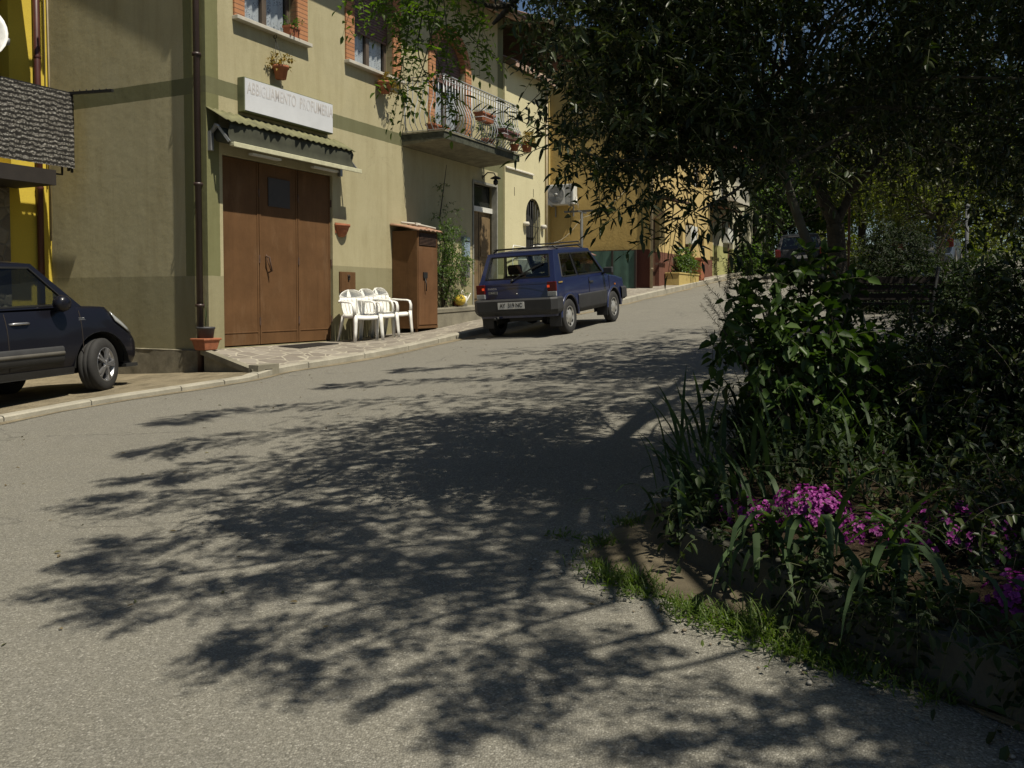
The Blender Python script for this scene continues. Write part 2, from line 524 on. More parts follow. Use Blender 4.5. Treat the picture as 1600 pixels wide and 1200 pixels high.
M_CREAMBAR = simple('cream_awning_bar', (.55, .53, .36), .5, var=.2, sc=9)
M_CORR = simple('corrugated_sheet', (.16, .155, .075), .8, var=.4, sc=6)
M_REED = None
M_PANELG = simple('green_tarp', (.05, .105, .08), .65, var=.25, sc=3)
M_ACW = simple('ac_white', (.62, .62, .58), .45, var=.08)
M_ACG = simple('ac_grille', (.34, .34, .31), .6, var=.15)
M_CABLE = simple('cable_sheath', (.28, .26, .2), .7)
M_BALLY = simple('yellow_ball', (.55, .40, .05), .45, var=.12)
M_SOLAR = simple('dish_white', (.6, .6, .58), .45)
M_BARK = simple('bark', (.05, .042, .03), .95, var=.45, sc=14, bump=.8, bsc=30, dist=.03)
M_BARKG = simple('grey_bark', (.10, .093, .07), .9, var=.35, sc=10, bump=.6, bsc=34, dist=.02)
M_STEM = simple('green_stem', (.06, .07, .025), .8)


def red_lens(emit):
    t = NT('red_lens'); t.done((.09, .005, .004), .25)
    return t.mat


M_RED = red_lens(0)
t_ = NT('lit_lamp'); t_.done((.5, .05, .02), .2); t_.b.inputs['Emission Color'].default_value = (1, .09, .02, 1); t_.b.inputs['Emission Strength'].default_value = .35
M_LIT = t_.mat
t_ = NT('faded_letters')
_f = t_.ramp(t_.noise(2.2, 4, .6), [(.38, 0), (.66, 1)])
t_.done(t_.mix(t_.math('ADD', t_.math('MULTIPLY', _f, .66), .34), (.36, .31, .26), (.60, .60, .62)), .6)
M_LETTER = t_.mat
t_ = NT('reed_screen')
_X = t_.xyz()
_r = t_.math('FRACT', t_.math('ADD', t_.math('MULTIPLY', _X[2], 14.5), t_.math('MULTIPLY', t_.noise(9, 4), 1.6)))
_c = t_.ramp(t_.noise(1, 4, .75, vec=t_.scale((30, 30, 60))), [(.42, (.022, .02, .016)), (.55, (.22, .205, .18)), (.68, (.66, .64, .60))])  # pale broken streaks put the glints on the reeds into the colour
_g = t_.ramp(t_.noise(5, 3), [(.66, 0), (.74, 1)])
_c = t_.mix(t_.math('MULTIPLY', _g, .5), _c, (.16, .17, .03))
t_.done(t_.mix(t_.math('LESS_THAN', _r, .48), _c, (.014, .012, .01)), .9, t_.bump(t_.noise(60, 4), .8, .03))
M_REED = t_.mat

L_LAUREL = leaf_mat('laurel_leaf', [(.010, .019, .006), (.020, .034, .010), (.036, .055, .014), (.055, .065, .016)], .42, .15, spec=.34)
L_BROAD = leaf_mat('broad_leaf', [(.022, .045, .009), (.036, .07, .014), (.065, .108, .026)], .45, .22, spec=.3)
L_LOCUST = leaf_mat('locust_leaf', [(.055, .10, .010), (.085, .14, .016), (.12, .175, .026)], .5, .52)
L_YELLOW = leaf_mat('spring_leaf', [(.05, .065, .010), (.085, .10, .014), (.12, .13, .02)], .5, .45)
L_GREEN = leaf_mat('green_leaf', [(.045, .085, .018), (.065, .115, .025), (.09, .14, .035)], .5, .4)
L_DARK = leaf_mat('dark_needle', [(.010, .018, .007), (.016, .027, .009), (.026, .038, .012)], .6, .15, spec=.2)
L_ROSE = leaf_mat('rosemary_needle', [(.03, .042, .022), (.05, .065, .035)], .6, .15)
L_IRIS = leaf_mat('iris_leaf', [(.032, .056, .022), (.046, .078, .03), (.07, .11, .045)], .6, .28, spec=.25)
L_COVER = leaf_mat('dark_cover_leaf', [(.014, .026, .008), (.024, .04, .012), (.04, .06, .018)], .55, .2, spec=.22)
L_DRYLEAF = leaf_mat('dry_leaf', [(.10, .07, .035), (.16, .12, .06), (.07, .08, .03)], .8, .1)
L_GRASS = leaf_mat('grass_blade', [(.05, .09, .012), (.08, .13, .018), (.12, .16, .03)], .55, .45)
L_DRY = leaf_mat('yellowish_plant', [(.20, .15, .02), (.30, .20, .03), (.16, .15, .03)], .6, .3, (1.3, 1.2, .5))
L_PURP = leaf_mat('purple_petal', [(.17, .010, .15), (.26, .02, .22), (.38, .06, .33)], .6, .35, (1.3, .8, 1.3))
L_FLRED = leaf_mat('red_petal', [(.3, .02, .02), (.4, .05, .04)], .6, .3, (1.2, .8, .8))
# ------------------------------------------------------------------ foliage generators
BEAMS = []      # places the photo shows in sun through gaps of the crowns: (point, radius of the gap)


def in_sunbeam(c):
    for p, r in BEAMS:
        v = Vector(c)-p; t = v.dot(SUN)
        if t > .9 and (v-SUN*t).length < r: return True
    return False


for u_, v_, Y_, r_ in ((1255, 790, 3.7, .46), (1300, 860, 3.3, .36), (1340, 830, 3.4, .3), (1285, 500, 4.7, .40), (1200, 430, 4.8, .3), (1310, 600, 4.7, .3), (1590, 900, 2.8, .3)): BEAMS.append((at(u_, v_, Y_), r_))
for u_, v_, r_ in ((985, 915, .26), (1100, 960, .24), (1190, 985, .26), (1260, 985, .22), (1000, 665, .45), (930, 690, .3)): BEAMS.append((gr(u_, v_), r_))


class Fol:
    """collects leaves (6 points, folded along the midrib) and thin twigs"""
    def __init__(s): s.L = []; s.tw = []; s.nt = 0; s.TV = []; s.TF = []

    def leaves(s, base, dirv, nrm, length, width, fold=.22, droop=.12):
        base = np.asarray(base, float); n = len(base)
        d = dirv/np.maximum(1e-6, np.linalg.norm(dirv, axis=1, keepdims=True))
        side = np.cross(d, nrm); side /= np.maximum(1e-6, np.linalg.norm(side, axis=1, keepdims=True))
        up = np.cross(side, d)
        L = np.broadcast_to(np.asarray(length, float).reshape(-1, 1), (n, 1)); Wd = np.broadcast_to(np.asarray(width, float).reshape(-1, 1), (n, 1))
        dz = np.array([0, 0, -1.0])
        l1 = base+d*L*.33+side*Wd*.5+up*Wd*fold; r1 = base+d*L*.33-side*Wd*.5+up*Wd*fold
        l2 = base+d*L*.70+side*Wd*.36+up*Wd*fold+dz*L*droop*.5; r2 = base+d*L*.70-side*Wd*.36+up*Wd*fold+dz*L*droop*.5
        tip = base+d*L+dz*L*droop
        s.L.append(np.stack([base, l1, l2, tip, r2, r1], 1).reshape(-1, 3))

    def twigs(s, P, r0, r1):
        """P: (K, n, 3) polylines -> three-sided tubes"""
        K, n, _ = P.shape
        T = np.gradient(P, axis=1); T /= np.maximum(1e-6, np.linalg.norm(T, axis=2, keepdims=True))
        ref = np.where(np.abs(T[..., 2:3]) > .9, np.array([1.0, 0, 0]), np.array([0, 0, 1.0]))
        x = np.cross(T, ref); x /= np.maximum(1e-6, np.linalg.norm(x, axis=2, keepdims=True)); y = np.cross(x, T)
        r = np.linspace(1, 0, n).reshape(1, n, 1)*(r0-r1)+r1
        ring = np.stack([P+r*(x*math.cos(a)+y*math.sin(a)) for a in (0, 2.094, 4.189)], 2)      # K,n,3,3
        V = ring.reshape(-1, 3); F = []
        idx = (np.arange(K)*n*3)[:, None, None]+(np.arange(n-1)*3)[None, :, None]
        for a in range(3):
            b = (a+1) % 3
            F.append(np.stack([idx[..., 0]+a, idx[..., 0]+b, idx[..., 0]+3+b, idx[..., 0]+3+a], -1).reshape(-1, 4))
        s.TF.append(np.concatenate(F)+s.nt); s.TV.append(V); s.nt += len(V)

    def sprigs(s, start, dirv, length, m, L, Wd, droop=.35, spread=.85, tw=.004, pair=False, lup=.35, jit=.25, tip=True):
        start = np.asarray(start, float); K = len(start)
        d = dirv/np.maximum(1e-6, np.linalg.norm(dirv, axis=1, keepdims=True))
        length = np.broadcast_to(np.asarray(length, float).reshape(-1, 1), (K, 1))
        dn = np.array([0, 0, -1.0])
        tt = np.linspace(0, 1, 5)
        P = start[:, None, :]+d[:, None, :]*(length[:, :, None]*tt[None, :, None])+dn*(length[:, :, None]*droop*(tt**2)[None, :, None])
        if tw: s.twigs(P, tw, tw*.35)
        t = np.linspace(.12, 1.0, m)[None, :, None]
        pos = start[:, None, :]+d[:, None, :]*length[:, :, None]*t+dn*length[:, :, None]*droop*t**2
        tan = d[:, None, :]+dn*2*droop*t
        tan = tan/np.linalg.norm(tan, axis=2, keepdims=True)
        rv = rng.normal(size=(K, m, 3))
        if pair:
            hz = np.cross(tan, np.broadcast_to(np.array([0, 0, 1.0])+rng.normal(size=(K, 1, 3))*.35, (K, m, 3)))
            sg = np.where(np.arange(m) % 2 == 0, 1.0, -1.0)[None, :, None]
            side = hz*sg+rv*.12
        else:
            side = np.cross(tan, rv)
        side /= np.maximum(1e-6, np.linalg.norm(side, axis=2, keepdims=True))
        ld = tan*(1-spread)+side*spread
        if tip: ld[:, -1] = tan[:, -1]
        nr = np.array([0, 0, 1.0])*lup+rng.normal(size=(K, m, 3))*jit+np.cross(ld, np.cross(np.array([0, 0, 1.0]), ld))*.6
        sc = rng.uniform(.65, 1.2, size=(K*m, 1))
        s.leaves(pos.reshape(-1, 3), ld.reshape(-1, 3), nr.reshape(-1, 3), L*sc, Wd*sc*rng.uniform(.85, 1.15, size=(K*m, 1)))

    def clump(s, c, r, k, m, L, Wd, flat=.75, ln=.28, droop=.35, out=1.0, **kw):
        """k twigs growing outward in a ball (flattened) of radius r"""
        c = np.asarray(c, float)
        if in_sunbeam(c): return
        u = rng.normal(size=(k, 3)); u /= np.linalg.norm(u, axis=1, keepdims=True)
        rad = r*rng.uniform(.1, 1, size=(k, 1))**.6
        st = c+u*rad*np.array([1, 1, flat])
        s.sprigs(st, u*out+rng.normal(size=(k, 3))*.5, rng.uniform(.6, 1.3, size=k)*ln, m, L, Wd, droop=droop, **kw)

    def build(s, name, mat, parent, twig_mat=None):
        V = np.concatenate(s.L) if s.L else np.zeros((0, 3)); nl = len(V)//6
        i = np.arange(nl)[:, None]*6
        F = np.concatenate([i+np.array([[0, 1, 2, 3]]), i+np.array([[0, 3, 4, 5]])], 1).reshape(-1, 4)
        mi = np.zeros(len(F), int); mats = [mat]
        if s.TV and twig_mat:
            TV = np.concatenate(s.TV); TF = np.concatenate(s.TF)+len(V)
            V = np.concatenate([V, TV]); F = np.concatenate([F, TF]); mi = np.concatenate([mi, np.ones(len(TF), int)]); mats.append(twig_mat)
        me = bpy.data.meshes.new(name)
        me.vertices.add(len(V)); me.vertices.foreach_set('co', V.astype(np.float32).ravel())
        me.loops.add(len(F)*4); me.loops.foreach_set('vertex_index', F.astype(np.int32).ravel())
        me.polygons.add(len(F)); me.polygons.foreach_set('loop_start', (np.arange(len(F))*4).astype(np.int32))
        me.polygons.foreach_set('material_index', mi.astype(np.int32))
        for m in mats: me.materials.append(m)
        me.update(calc_edges=True); me.validate()
        o = bpy.data.objects.new(name, me); C.objects.link(o); o.parent = parent
        if parent is not None:
            o.location = -parent.location if parent.rotation_euler.z == 0 else o.location
        return o


def straps(F, base, n, L, Wd, lean=.5, curl=.6, az=None, azs=3.2):
    """strap leaves (iris, grass): each a chain of leaf-like quads built as ribbons"""
    V = []
    for i in range(n):
        a = (rng.uniform(0, 2*math.pi) if az is None else az+rng.uniform(-azs, azs))
        h = np.array([math.cos(a), math.sin(a), 0]); l = L*rng.uniform(.6, 1.15); w = Wd*rng.uniform(.7, 1.2)
        ln = lean*rng.uniform(.4, 1.4); cu = curl*rng.uniform(.3, 1.6)
        sd = np.array([-h[1], h[0], 0]); p = np.array(base[i % len(base)], float); ang = ln
        st = l/6; pts = [p]
        for k in range(6):
            p = p+(h*math.sin(ang)+np.array([0, 0, math.cos(ang)]))*st; ang += cu/6*(1+k*.35); pts.append(p)
        ws = [.55, .9, 1, .95, .75, .42, .03]
        for k in range(6):
            a0, b0 = pts[k]-sd*w*ws[k]/2, pts[k]+sd*w*ws[k]/2
            a1, b1 = pts[k+1]-sd*w*ws[k+1]/2, pts[k+1]+sd*w*ws[k+1]/2
            V.append([a0, (a0+a1)/2, a1, b1, (b0+b1)/2, b0])
    F.L.append(np.array(V).reshape(-1, 3))


# ------------------------------------------------------------------ ground, road, kerb, pavement
def interp(tab, x):
    if x <= tab[0][0]: return tab[0][1]
    for (a, p), (b, q) in zip(tab, tab[1:]):
        if x <= b: return p+(q-p)*(x-a)/(b-a)
    return tab[-1][1]


KQ = [(-32, .68), (-5, .73), (-3.5, .75), (-2.46, .84), (-1.6, 1.18), (-.85, 1.48), (-.55, 1.45), (-.1, 1.36), (1.17, 1.70), (2.3, 1.85), (4.2, 1.76), (7, 1.85), (11.35, 2.05), (17.35, 1.9), (23.2, 1.69), (35, 1.6), (50, 1.6)]
ZW = [(-1, .57), (3, .575), (4.6, .64), (5.3, .68), (7, .84), (9, 1.0), (11.5, 1.24), (16.4, 1.63), (24, 2.15), (30, 2.5), (50, 3.75)]
KH = [(-32, .06), (-.8, .06), (-.5, .085), (3, .085), (9, .11), (14, .15), (50, .15)]
kq = lambda s: interp(KQ, s)
kh = lambda s: interp(KH, s)

mb = MB(); rows = []
xs = [-160+i*8 for i in range(41)]
mb.grid([[(x, y, gz(x, y)-.05) for x in xs] for y in xs], 0, True)
tag(mb.build('ground', M_EARTH), kind='structure')

ss = [-32+i for i in range(28)]+[-4+i*.5 for i in range(24)]+[8+i*1.5 for i in range(28)]
mb = MB(); rows = []
for s_ in ss:
    k = kq(s_)+.005; row = []
    for j in range(15):
        q = k+(27-k)*(j/14)**1.3; p = W(s_, q); row.append(p)
    rows.append(row)
mb.grid(rows, 0, True)
tag(mb.build('road', M_ASPH), kind='structure')

# kerb stones, one sheet of separate blocks along the edge of the road
mb = MB(); s_ = -32.0
while s_ < 46:
    l = .98 if s_ > -.9 or s_ < -2 else .5
    n = 3; a = s_; b = s_+l-.012
    pts = []
    for i in range(n+1):
        t = a+(b-a)*i/n; q = kq(t); h = kh(t); w = .13
        base = W(t, q); zt = base.z+h+random.uniform(-.002, .002)
        pts.append([W(t, q, base.z-.05), W(t, q, zt-.015), W(t, q-.02, zt), W(t, q-w, zt+.003), W(t, q-w, base.z-.05)])
    mb.grid(pts, 0)
    mb.add([tuple(p) for p in pts[0]], [(0, 1, 2, 3, 4)]); mb.add([tuple(p) for p in pts[-1]], [(4, 3, 2, 1, 0)])
    s_ += l
tag(mb.build('kerb', M_KERB), kind='structure')
# strip of dust in the gutter
mb = MB(); rows = []
for i in range(100):
    t = -30+i*.75; q = kq(t)
    rows.append([W(t, q-.004)+Vector((0, 0, .005)), W(t, q+.16+.06*math.sin(i*1.7)+.04*math.sin(i*.63))+Vector((0, 0, .005))])
mb.grid(rows)
tag(mb.build('gutter_strip', M_DUST), kind='structure')


def pave_z(s_, q):
    k = kq(s_); qi = 0 if s_ < 16 else 1.2
    zk = W(s_, k).z+kh(s_)+.002
    f = min(1.3, (k-.13-q)/(k-.13-qi))
    return zk+(interp(ZW, s_)-zk)*f


mb = MB(); rows = []
sv = [-.1+i*.3 for i in range(40)]+[12+i*1.0 for i in range(35)]
for s_ in sv:
    row = []
    for j in range(9):
        qi = 0 if s_ < 11.5 else (-6.5 if s_ < 16.5 else 1.0)
        sh = -.42*max(0, 1-(s_+.1)/1.2)*j/8
        t = s_+sh; q = qi+(kq(t)-.12-qi)*j/8
        row.append(W(t, q, pave_z(t, q)))
    rows.append(row)
mb.grid(rows, 0, False)
mb.grid([[p for p in rows[0]], [Vector((p.x, p.y, p.z-.6)) for p in rows[0]]], 1)
for k in range(8):     # raised concrete lip round the free end of the platform
    a, b = rows[0][k], rows[0][k+1]
    mb.bar(a+Vector((0, 0, -.02)), b+Vector((0, 0, -.02)), .11, .075, 1)
tag(mb.build('pavement', [M_PAVE, M_CONC]), kind='structure')

FZ = lambda s_, q: W(s_, kq(s_)).z+kh(s_)-.06*min(3.2, max(0, kq(s_)-.13-q))
mb = MB(); rows = []
for i in range(64):
    s_ = -31+i*.5
    if s_ > .35: break
    t_ = min(s_, -.6); rows.append([W(s_, q, FZ(t_, q)-.002) for q in [-8, -5, -3, -2, -1, -.5, 0, .3, kq(t_)-.12 if s_ < -.45 else 1.2]])
mb.grid(rows, 0, True)
tag(mb.build('forecourt', M_DUST), kind='structure')

# ------------------------------------------------------------------ houses: local x along the street, local y into the house
RZ = math.atan2(D.y, D.x)


def front_wall(mb, s0, s1, z0, z1, holes, y=0, depth=.22, m=0, mr=None):
    P = mb.patch([(s0, y, z0), (s1, y, z0), (s1, y, z1), (s0, y, z1)], [0, 1], [0, 1],
                 [((a-s0)/(s1-s0), (b-s0)/(s1-s0), (c-z0)/(z1-z0), (d-z0)/(z1-z0)) for a, b, c, d in holes], m)
    mr = m if mr is None else mr
    for a, b, c, d in holes:
        e = y+depth
        mb.quad((a, y, c), (a, e, c), (a, e, d), (a, y, d), mr); mb.quad((b, y, c), (b, e, c), (b, e, d), (b, y, d), mr)
        mb.quad((a, y, d), (b, y, d), (b, e, d), (a, e, d), mr); mb.quad((a, y, c), (b, y, c), (b, e, c), (a, e, c), mr)


def roof_mesh(s0, s1, q, ze, yr, slope, depth_back, th=.10, pitch=.19):
    """tiled pitched roof: wavy top, flat soffit. eave at local y=-q, ridge at y=yr"""
    mb = MB(); n = max(4, int((s1-s0)/pitch)*2)
    zr = ze+(yr+q)*slope
    xs = [s0+(s1-s0)*i/n for i in range(n+1)]
    wav = lambda i: .045*(i % 2)
    top = [[(x, -q, ze+th+wav(i)), (x, yr, zr+th+wav(i)), (x, yr+depth_back, zr+th+wav(i)-depth_back*slope)] for i, x in enumerate(xs)]
    mb.grid(top, 0)
    mb.quad((s0, -q, ze), (s1, -q, ze), (s1, yr, zr), (s0, yr, zr), 1)
    mb.quad((s0, yr, zr), (s1, yr, zr), (s1, yr+depth_back, zr-depth_back*slope), (s0, yr+depth_back, zr-depth_back*slope), 1)
    for i in range(n): mb.quad((xs[i], -q, ze), (xs[i+1], -q, ze), top[i+1][0], top[i][0], 0)
    for x in (s0, s1):
        mb.quad((x, -q, ze), (x, yr, zr), (x, yr, zr+th+.02), (x, -q, ze+th+.02), 1)
        mb.quad((x, yr, zr), (x, yr+depth_back, zr-depth_back*slope), (x, yr+depth_back, zr-depth_back*slope+th), (x, yr, zr+th+.02), 1)
    return mb


def curtain(par, s0, s1, z0, z1, y):
    mb = MB(); n = 40
    mb.grid([[(s0+(s1-s0)*i/n, y+.018*math.sin(i*1.3)+.008*math.sin(i*.5), z) for z in (z0, (z0+z1)/2, z1)] for i in range(n+1)], 0, True)
    return mb.build('curtain', M_LACE, par)


def window(par, s0, s1, z0, z1, y, mull=1, fmat=None, lace=True, name='window'):
    fmat = fmat or M_WOODF
    mb = MB(); w = .06
    mb.box(s0, s0+w, y, y+.05, z0, z1); mb.box(s1-w, s1, y, y+.05, z0, z1)
    mb.box(s0+w, s1-w, y, y+.05, z0, z0+w); mb.box(s0+w, s1-w, y, y+.05, z1-w, z1)
    for i in range(mull):
        c = s0+(s1-s0)*(i+1)/(mull+1); mb.box(c-.05, c+.05, y-.01, y+.05, z0+w, z1-w)
    o = mb.build(name, fmat, par)
    g = MB(); g.quad((s0+w, y+.03, z0+w), (s1-w, y+.03, z0+w), (s1-w, y+.03, z1-w), (s0+w, y+.03, z1-w)); g.build('pane', M_GLASSW, o)
    if lace: curtain(o, s0+.02, s1-.02, z0+.02, z1-.02, y+.075)
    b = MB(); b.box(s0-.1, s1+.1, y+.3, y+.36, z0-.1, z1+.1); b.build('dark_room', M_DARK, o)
    return o


# --- khaki house with the garage
h1 = thing('town_house', 'two storey khaki yellow house with green painted bands, brown garage doors and an iron balcony', 'house', P0, RZ)
mb = MB()
H1 = [(.3, 2.84, .58, 3.37), (.76, 1.95, 5.42, 6.85), (3.46, 4.67, 5.42, 6.85), (6.18, 7.42, 4.42, 6.67), (7.75, 8.95, 1.15, 3.87)]
front_wall(mb, 0, 9.25, -.3, 7.75, H1)
SL = .52; YR = 4.6; ZE = 7.55
mb.add([(0, 0, -.3), (0, 9.8, -.3), (0, 9.8, 7.75), (0, YR, 7.75+YR*SL-.25), (0, 0, 7.75)], [(0, 1, 2, 3, 4)])
mb.add([(9.25, 0, -.3), (9.25, 9.8, -.3), (9.25, 9.8, 7.75), (9.25, YR, 7.75+YR*SL-.25), (9.25, 0, 7.75)], [(0, 1, 2, 3, 4)])
mb.quad((0, 9.8, -.3), (9.25, 9.8, -.3), (9.25, 9.8, 7.75), (0, 9.8, 7.75))
mb.build('wall', M_WALL1, h1)
mb = MB()                                           # rough footing along the side wall
n = 26
mb.grid([[(-.035-.012*random.random(), .02+i*3.3/n, z+.01*random.random()) for z in (-.15, .15, .35, .55)] for i in range(n+1)], 0, True)
mb.quad((-.045, .02, .555), (-.045, 3.32, .555), (.0, 3.32, .565), (.0, .02, .565))
mb.quad((-.045, .02, -.15), (0, .02, -.15), (0, .02, .56), (-.045, .02, .555))
mb.build('footing', concrete_mat('rough_footing', (.25, .225, .165), 5, .55, 1.3), h1)
rf = roof_mesh(-.32, 9.5, .6, ZE, YR, SL, 6).build('roof', [M_TILE, M_WOODD], h1)
mb = MB(); prof = [(.075*math.cos(a), .075*math.sin(a)) for a in [math.pi+math.pi*i/8 for i in range(9)]]
mb.grid([[(x, -.68+p[0], ZE+.06+p[1]) for p in prof] for x in (-.33, 9.52)], 0, True)
mb.build('gutter', M_PIPE, rf, solid=.004)
mb = MB()
mb.tube([(-.085, .08, .2), (-.085, .08, 6.9), (-.12, .0, 7.25), (-.15, -.6, 7.5)], .045, 10)
for z in (1.2, 2.9, 4.7, 6.3): mb.lathe([(.056, -.02), (.062, -.02), (.062, .02), (.056, .02)], 10, (-.085, .08, z)); mb.box(-.06, 0, .075, .085, z-.01, z+.01)
mb.build('downpipe', M_PIPE, h1)
# garage doors: three leaves
gd = MB()
leaf = [(.31, 1.085), (1.10, 1.985), (2.0, 2.83)]
for a, b in leaf:
    gd.box(a, b, .05, .09, .60, 3.36)
    gd.box(a+.0, b-.0, .042, .052, .78, .80); gd.box(a, a+.035, .040, .052, .60, 3.36); gd.box(b-.035, b, .040, .052, .60, 3.36)
gd.box(.30, 2.84, .10, .12, .58, 3.37, 1)
gdo = gd.build('garage_door', [M_BROWN, M_SEAM], h1, bevel=.004)
mb = MB(); mb.tube([(1.235, .04, 1.95), (1.235, -.03, 1.93), (1.29, -.03, 1.72), (1.29, .04, 1.70)], .012, 6); mb.tube([(1.24, .035, 1.97), (1.22, -.005, 1.88), (1.30, -.0, 1.72)], .008, 6)
mb.build('handle', M_RUSTY, gdo)
mb = MB(); mb.box(1.30, 1.80, .036, .049, 2.72, 3.16); mb.build('pane', simple('dusty_dark_pane', (.035, .026, .02), .5), gdo)
for z in (.95, 1.9, 2.9):
    for x, y in ((2.0, .038), (1.09, .038), (2.835, .03), (.305, .03)):
        mb = MB(); mb.lathe([(.014, -.06), (.014, .06)], 8, (x, y, z)); mb.build('hinge', M_RUSTY, gdo)
# brick framed windows
for s0, s1, jl, jr in ((.76, 1.95, .55, 2.2), (3.46, 4.67, 3.22, 4.93)):
    fr = MB()
    fr.box(jl, s0, -.03, .12, 5.41, 7.1); fr.box(s1, jr, -.03, .12, 5.41, 7.1); fr.box(s0, s1, -.03, .12, 6.84, 7.1)
    fro = fr.build('window_surround', M_BRICK, h1)
    mb = MB(); mb.box(jl-.02, jr+.02, -.11, .1, 5.345, 5.40); mb.build('sill', M_STONE, fro, bevel=.006)
    window(h1, s0, s1, 5.41, 6.84, .14)
    mb = MB(); zs = 6.52 if s0 < 2 else 6.02; z = 6.84
    while z > zs: mb.box(s0+.01, s1-.01, .105, .125, z-.05, z-.006); z -= .052
    mb.box(s0, s1, .122, .128, zs, 6.84)
    mb.build('roller_shutter', M_SHUT, h1)
# arched balcony door
mb = MB(); cs, cz, ro, ri = 6.8, 6.05, .87, .625
mb.box(cs-ro, cs-ri, -.035, .1, 4.42, cz); mb.box(cs+ri, cs+ro, -.035, .1, 4.42, cz)
arc = [math.pi*i/16 for i in range(17)]
for i in range(16):
    a, b = arc[i], arc[i+1]
    q = [(cs+r*math.cos(t), cz+r*math.sin(t)) for r, t in ((ri, a), (ro, a), (ro, b), (ri, b))]
    mb.prism(q, lambda x, z: (x, -.035, z), lambda x, z: (x, .1, z))
mb.build('brick_arch', M_BRICK, h1)
bw = window(h1, cs-.6, cs+.6, 4.43, 6.6, .13, 1, M_WOODF, True, 'balcony_door')
mb = MB(); z = 6.68
while z > 5.75: mb.box(cs-.62, cs+.62, .10, .12, z-.05, z-.006); z -= .052
mb.build('roller_shutter', M_SHUT, h1)
# balcony with goose-belly railing
mb = MB()
mb.add([(4.98, -.93, 4.27), (8.18, -.93, 4.27), (8.18, 0, 4.20), (4.98, 0, 4.20), (4.98, -.93, 4.40), (8.18, -.93, 4.40), (8.18, 0, 4.40), (4.98, 0, 4.40)],
       [(0, 1, 5, 4), (1, 2, 6, 5), (3, 0, 4, 7), (0, 3, 2, 1), (4, 5, 6, 7)])
mb.box(4.96, 8.20, -.955, -.0, 4.402, 4.432)
bal = mb.build('balcony', concrete_mat('balcony_concrete', (.23, .215, .15), 4, .5), h1)
for a_, b_, c_, d_ in ((4.975, 8.185, -.936, -.928), (4.972, 4.982, -.93, -.01)):
    mb = MB(); mb.box(a_, b_, c_, d_, 4.275, 4.40); mb.build('edge_band', concrete_mat('dark_green_edge', (.075, .08, .058), 9, .6, .5), bal)
mb = MB()
belly = [(0, 5.44), (0, 5.12), (.02, 5.0), (.09, 4.86), (.13, 4.72), (.10, 4.58), (.03, 4.50), (0, 4.47)]
y0 = -.90
n = 29
for i in range(n+1):
    x = 5.02+(3.12)*i/n
    if i % 10 == 0: mb.tube([(x, y0, 4.30), (x, y0, 5.46)], .016, 6); continue
    mb.tube([(x, y0-b, z) for b, z in belly], .010, 5)
for x, sg in ((5.02, -1), (8.14, 1)):
    for i in range(1, 8):
        yy = y0+.9*i/8; mb.tube([(x+sg*b, yy, z) for b, z in belly], .0085, 5)
    mb.bar((x, y0, 5.46), (x, 0, 5.46), .035, .012); mb.bar((x, y0, 4.46), (x, 0, 4.46), .025, .01); mb.bar((x, y0, 5.36), (x, 0, 5.36), .02, .008)
mb.bar((5.0, y0, 5.46), (8.16, y0, 5.46), .04, .012); mb.bar((5.02, y0, 4.46), (8.14, y0, 4.46), .025, .01); mb.bar((5.02, y0, 5.36), (8.14, y0, 5.36), .02, .008)
for i in range(n):                                    # small scrolls under the handrail
    x = 5.07+(3.12)*i/n; mb.tube([(x+.022*math.cos(a), y0, 5.41+.022*math.sin(a)) for a in [k*math.pi/3 for k in range(7)]], .004, 4)
mb.build('railing', M_IRONW, bal)
# entrance door
mb = MB(); mb.box(7.755, 7.80, -.02, .12, 1.1, 3.90); mb.box(8.90, 8.94, -.02, .12, 1.1, 3.90); mb.box(7.80, 8.90, -.02, .12, 3.85, 3.90)
ent = mb.build('door_frame', simple('grey_stone', (.26, .255, .22), .8), h1)
mb = MB(); mb.box(7.80, 8.9, .16, .2, 1.15, 3.25); mb.box(8.335, 8.355, .15, .16, 1.15, 3.25, 1)
for x in (7.9, 8.42):
    for z0, z1 in ((1.3, 2.1), (2.25, 3.15)): mb.box(x, x+.38, .145, .16, z0, z1)
ed = mb.build('entrance_door', [M_WOODD, M_SEAM], h1, bevel=.006)
mb = MB(); mb.box(7.80, 8.9, .10, .2, 3.25, 3.36); mb.build('transom_bar', M_WHITEP, ed)
mb = MB(); mb.box(7.82, 8.88, .17, .19, 3.37, 3.84); mb.build('transom_pane', simple('dark_pane', (.02, .022, .02), .15), ed)
# raised step in front of the door
mb = MB(); mb.add([(5.36, -.52, .4), (9.3, -.52, .6), (9.3, 0, .6), (5.36, 0, .4), (5.36, -.52, 1.09), (9.3, -.52, 1.20), (9.3, 0, 1.21), (5.36, 0, 1.10)],
                  [(0, 1, 5, 4), (1, 2, 6, 5), (3, 0, 4, 7), (4, 5, 6, 7)])
mb.add([(5.36, -.535, 1.02), (9.3, -.535, 1.13), (9.3, -.535, 1.17), (5.36, -.535, 1.06)], [(0, 1, 2, 3)])
mb.build('door_step', M_CONC, h1)

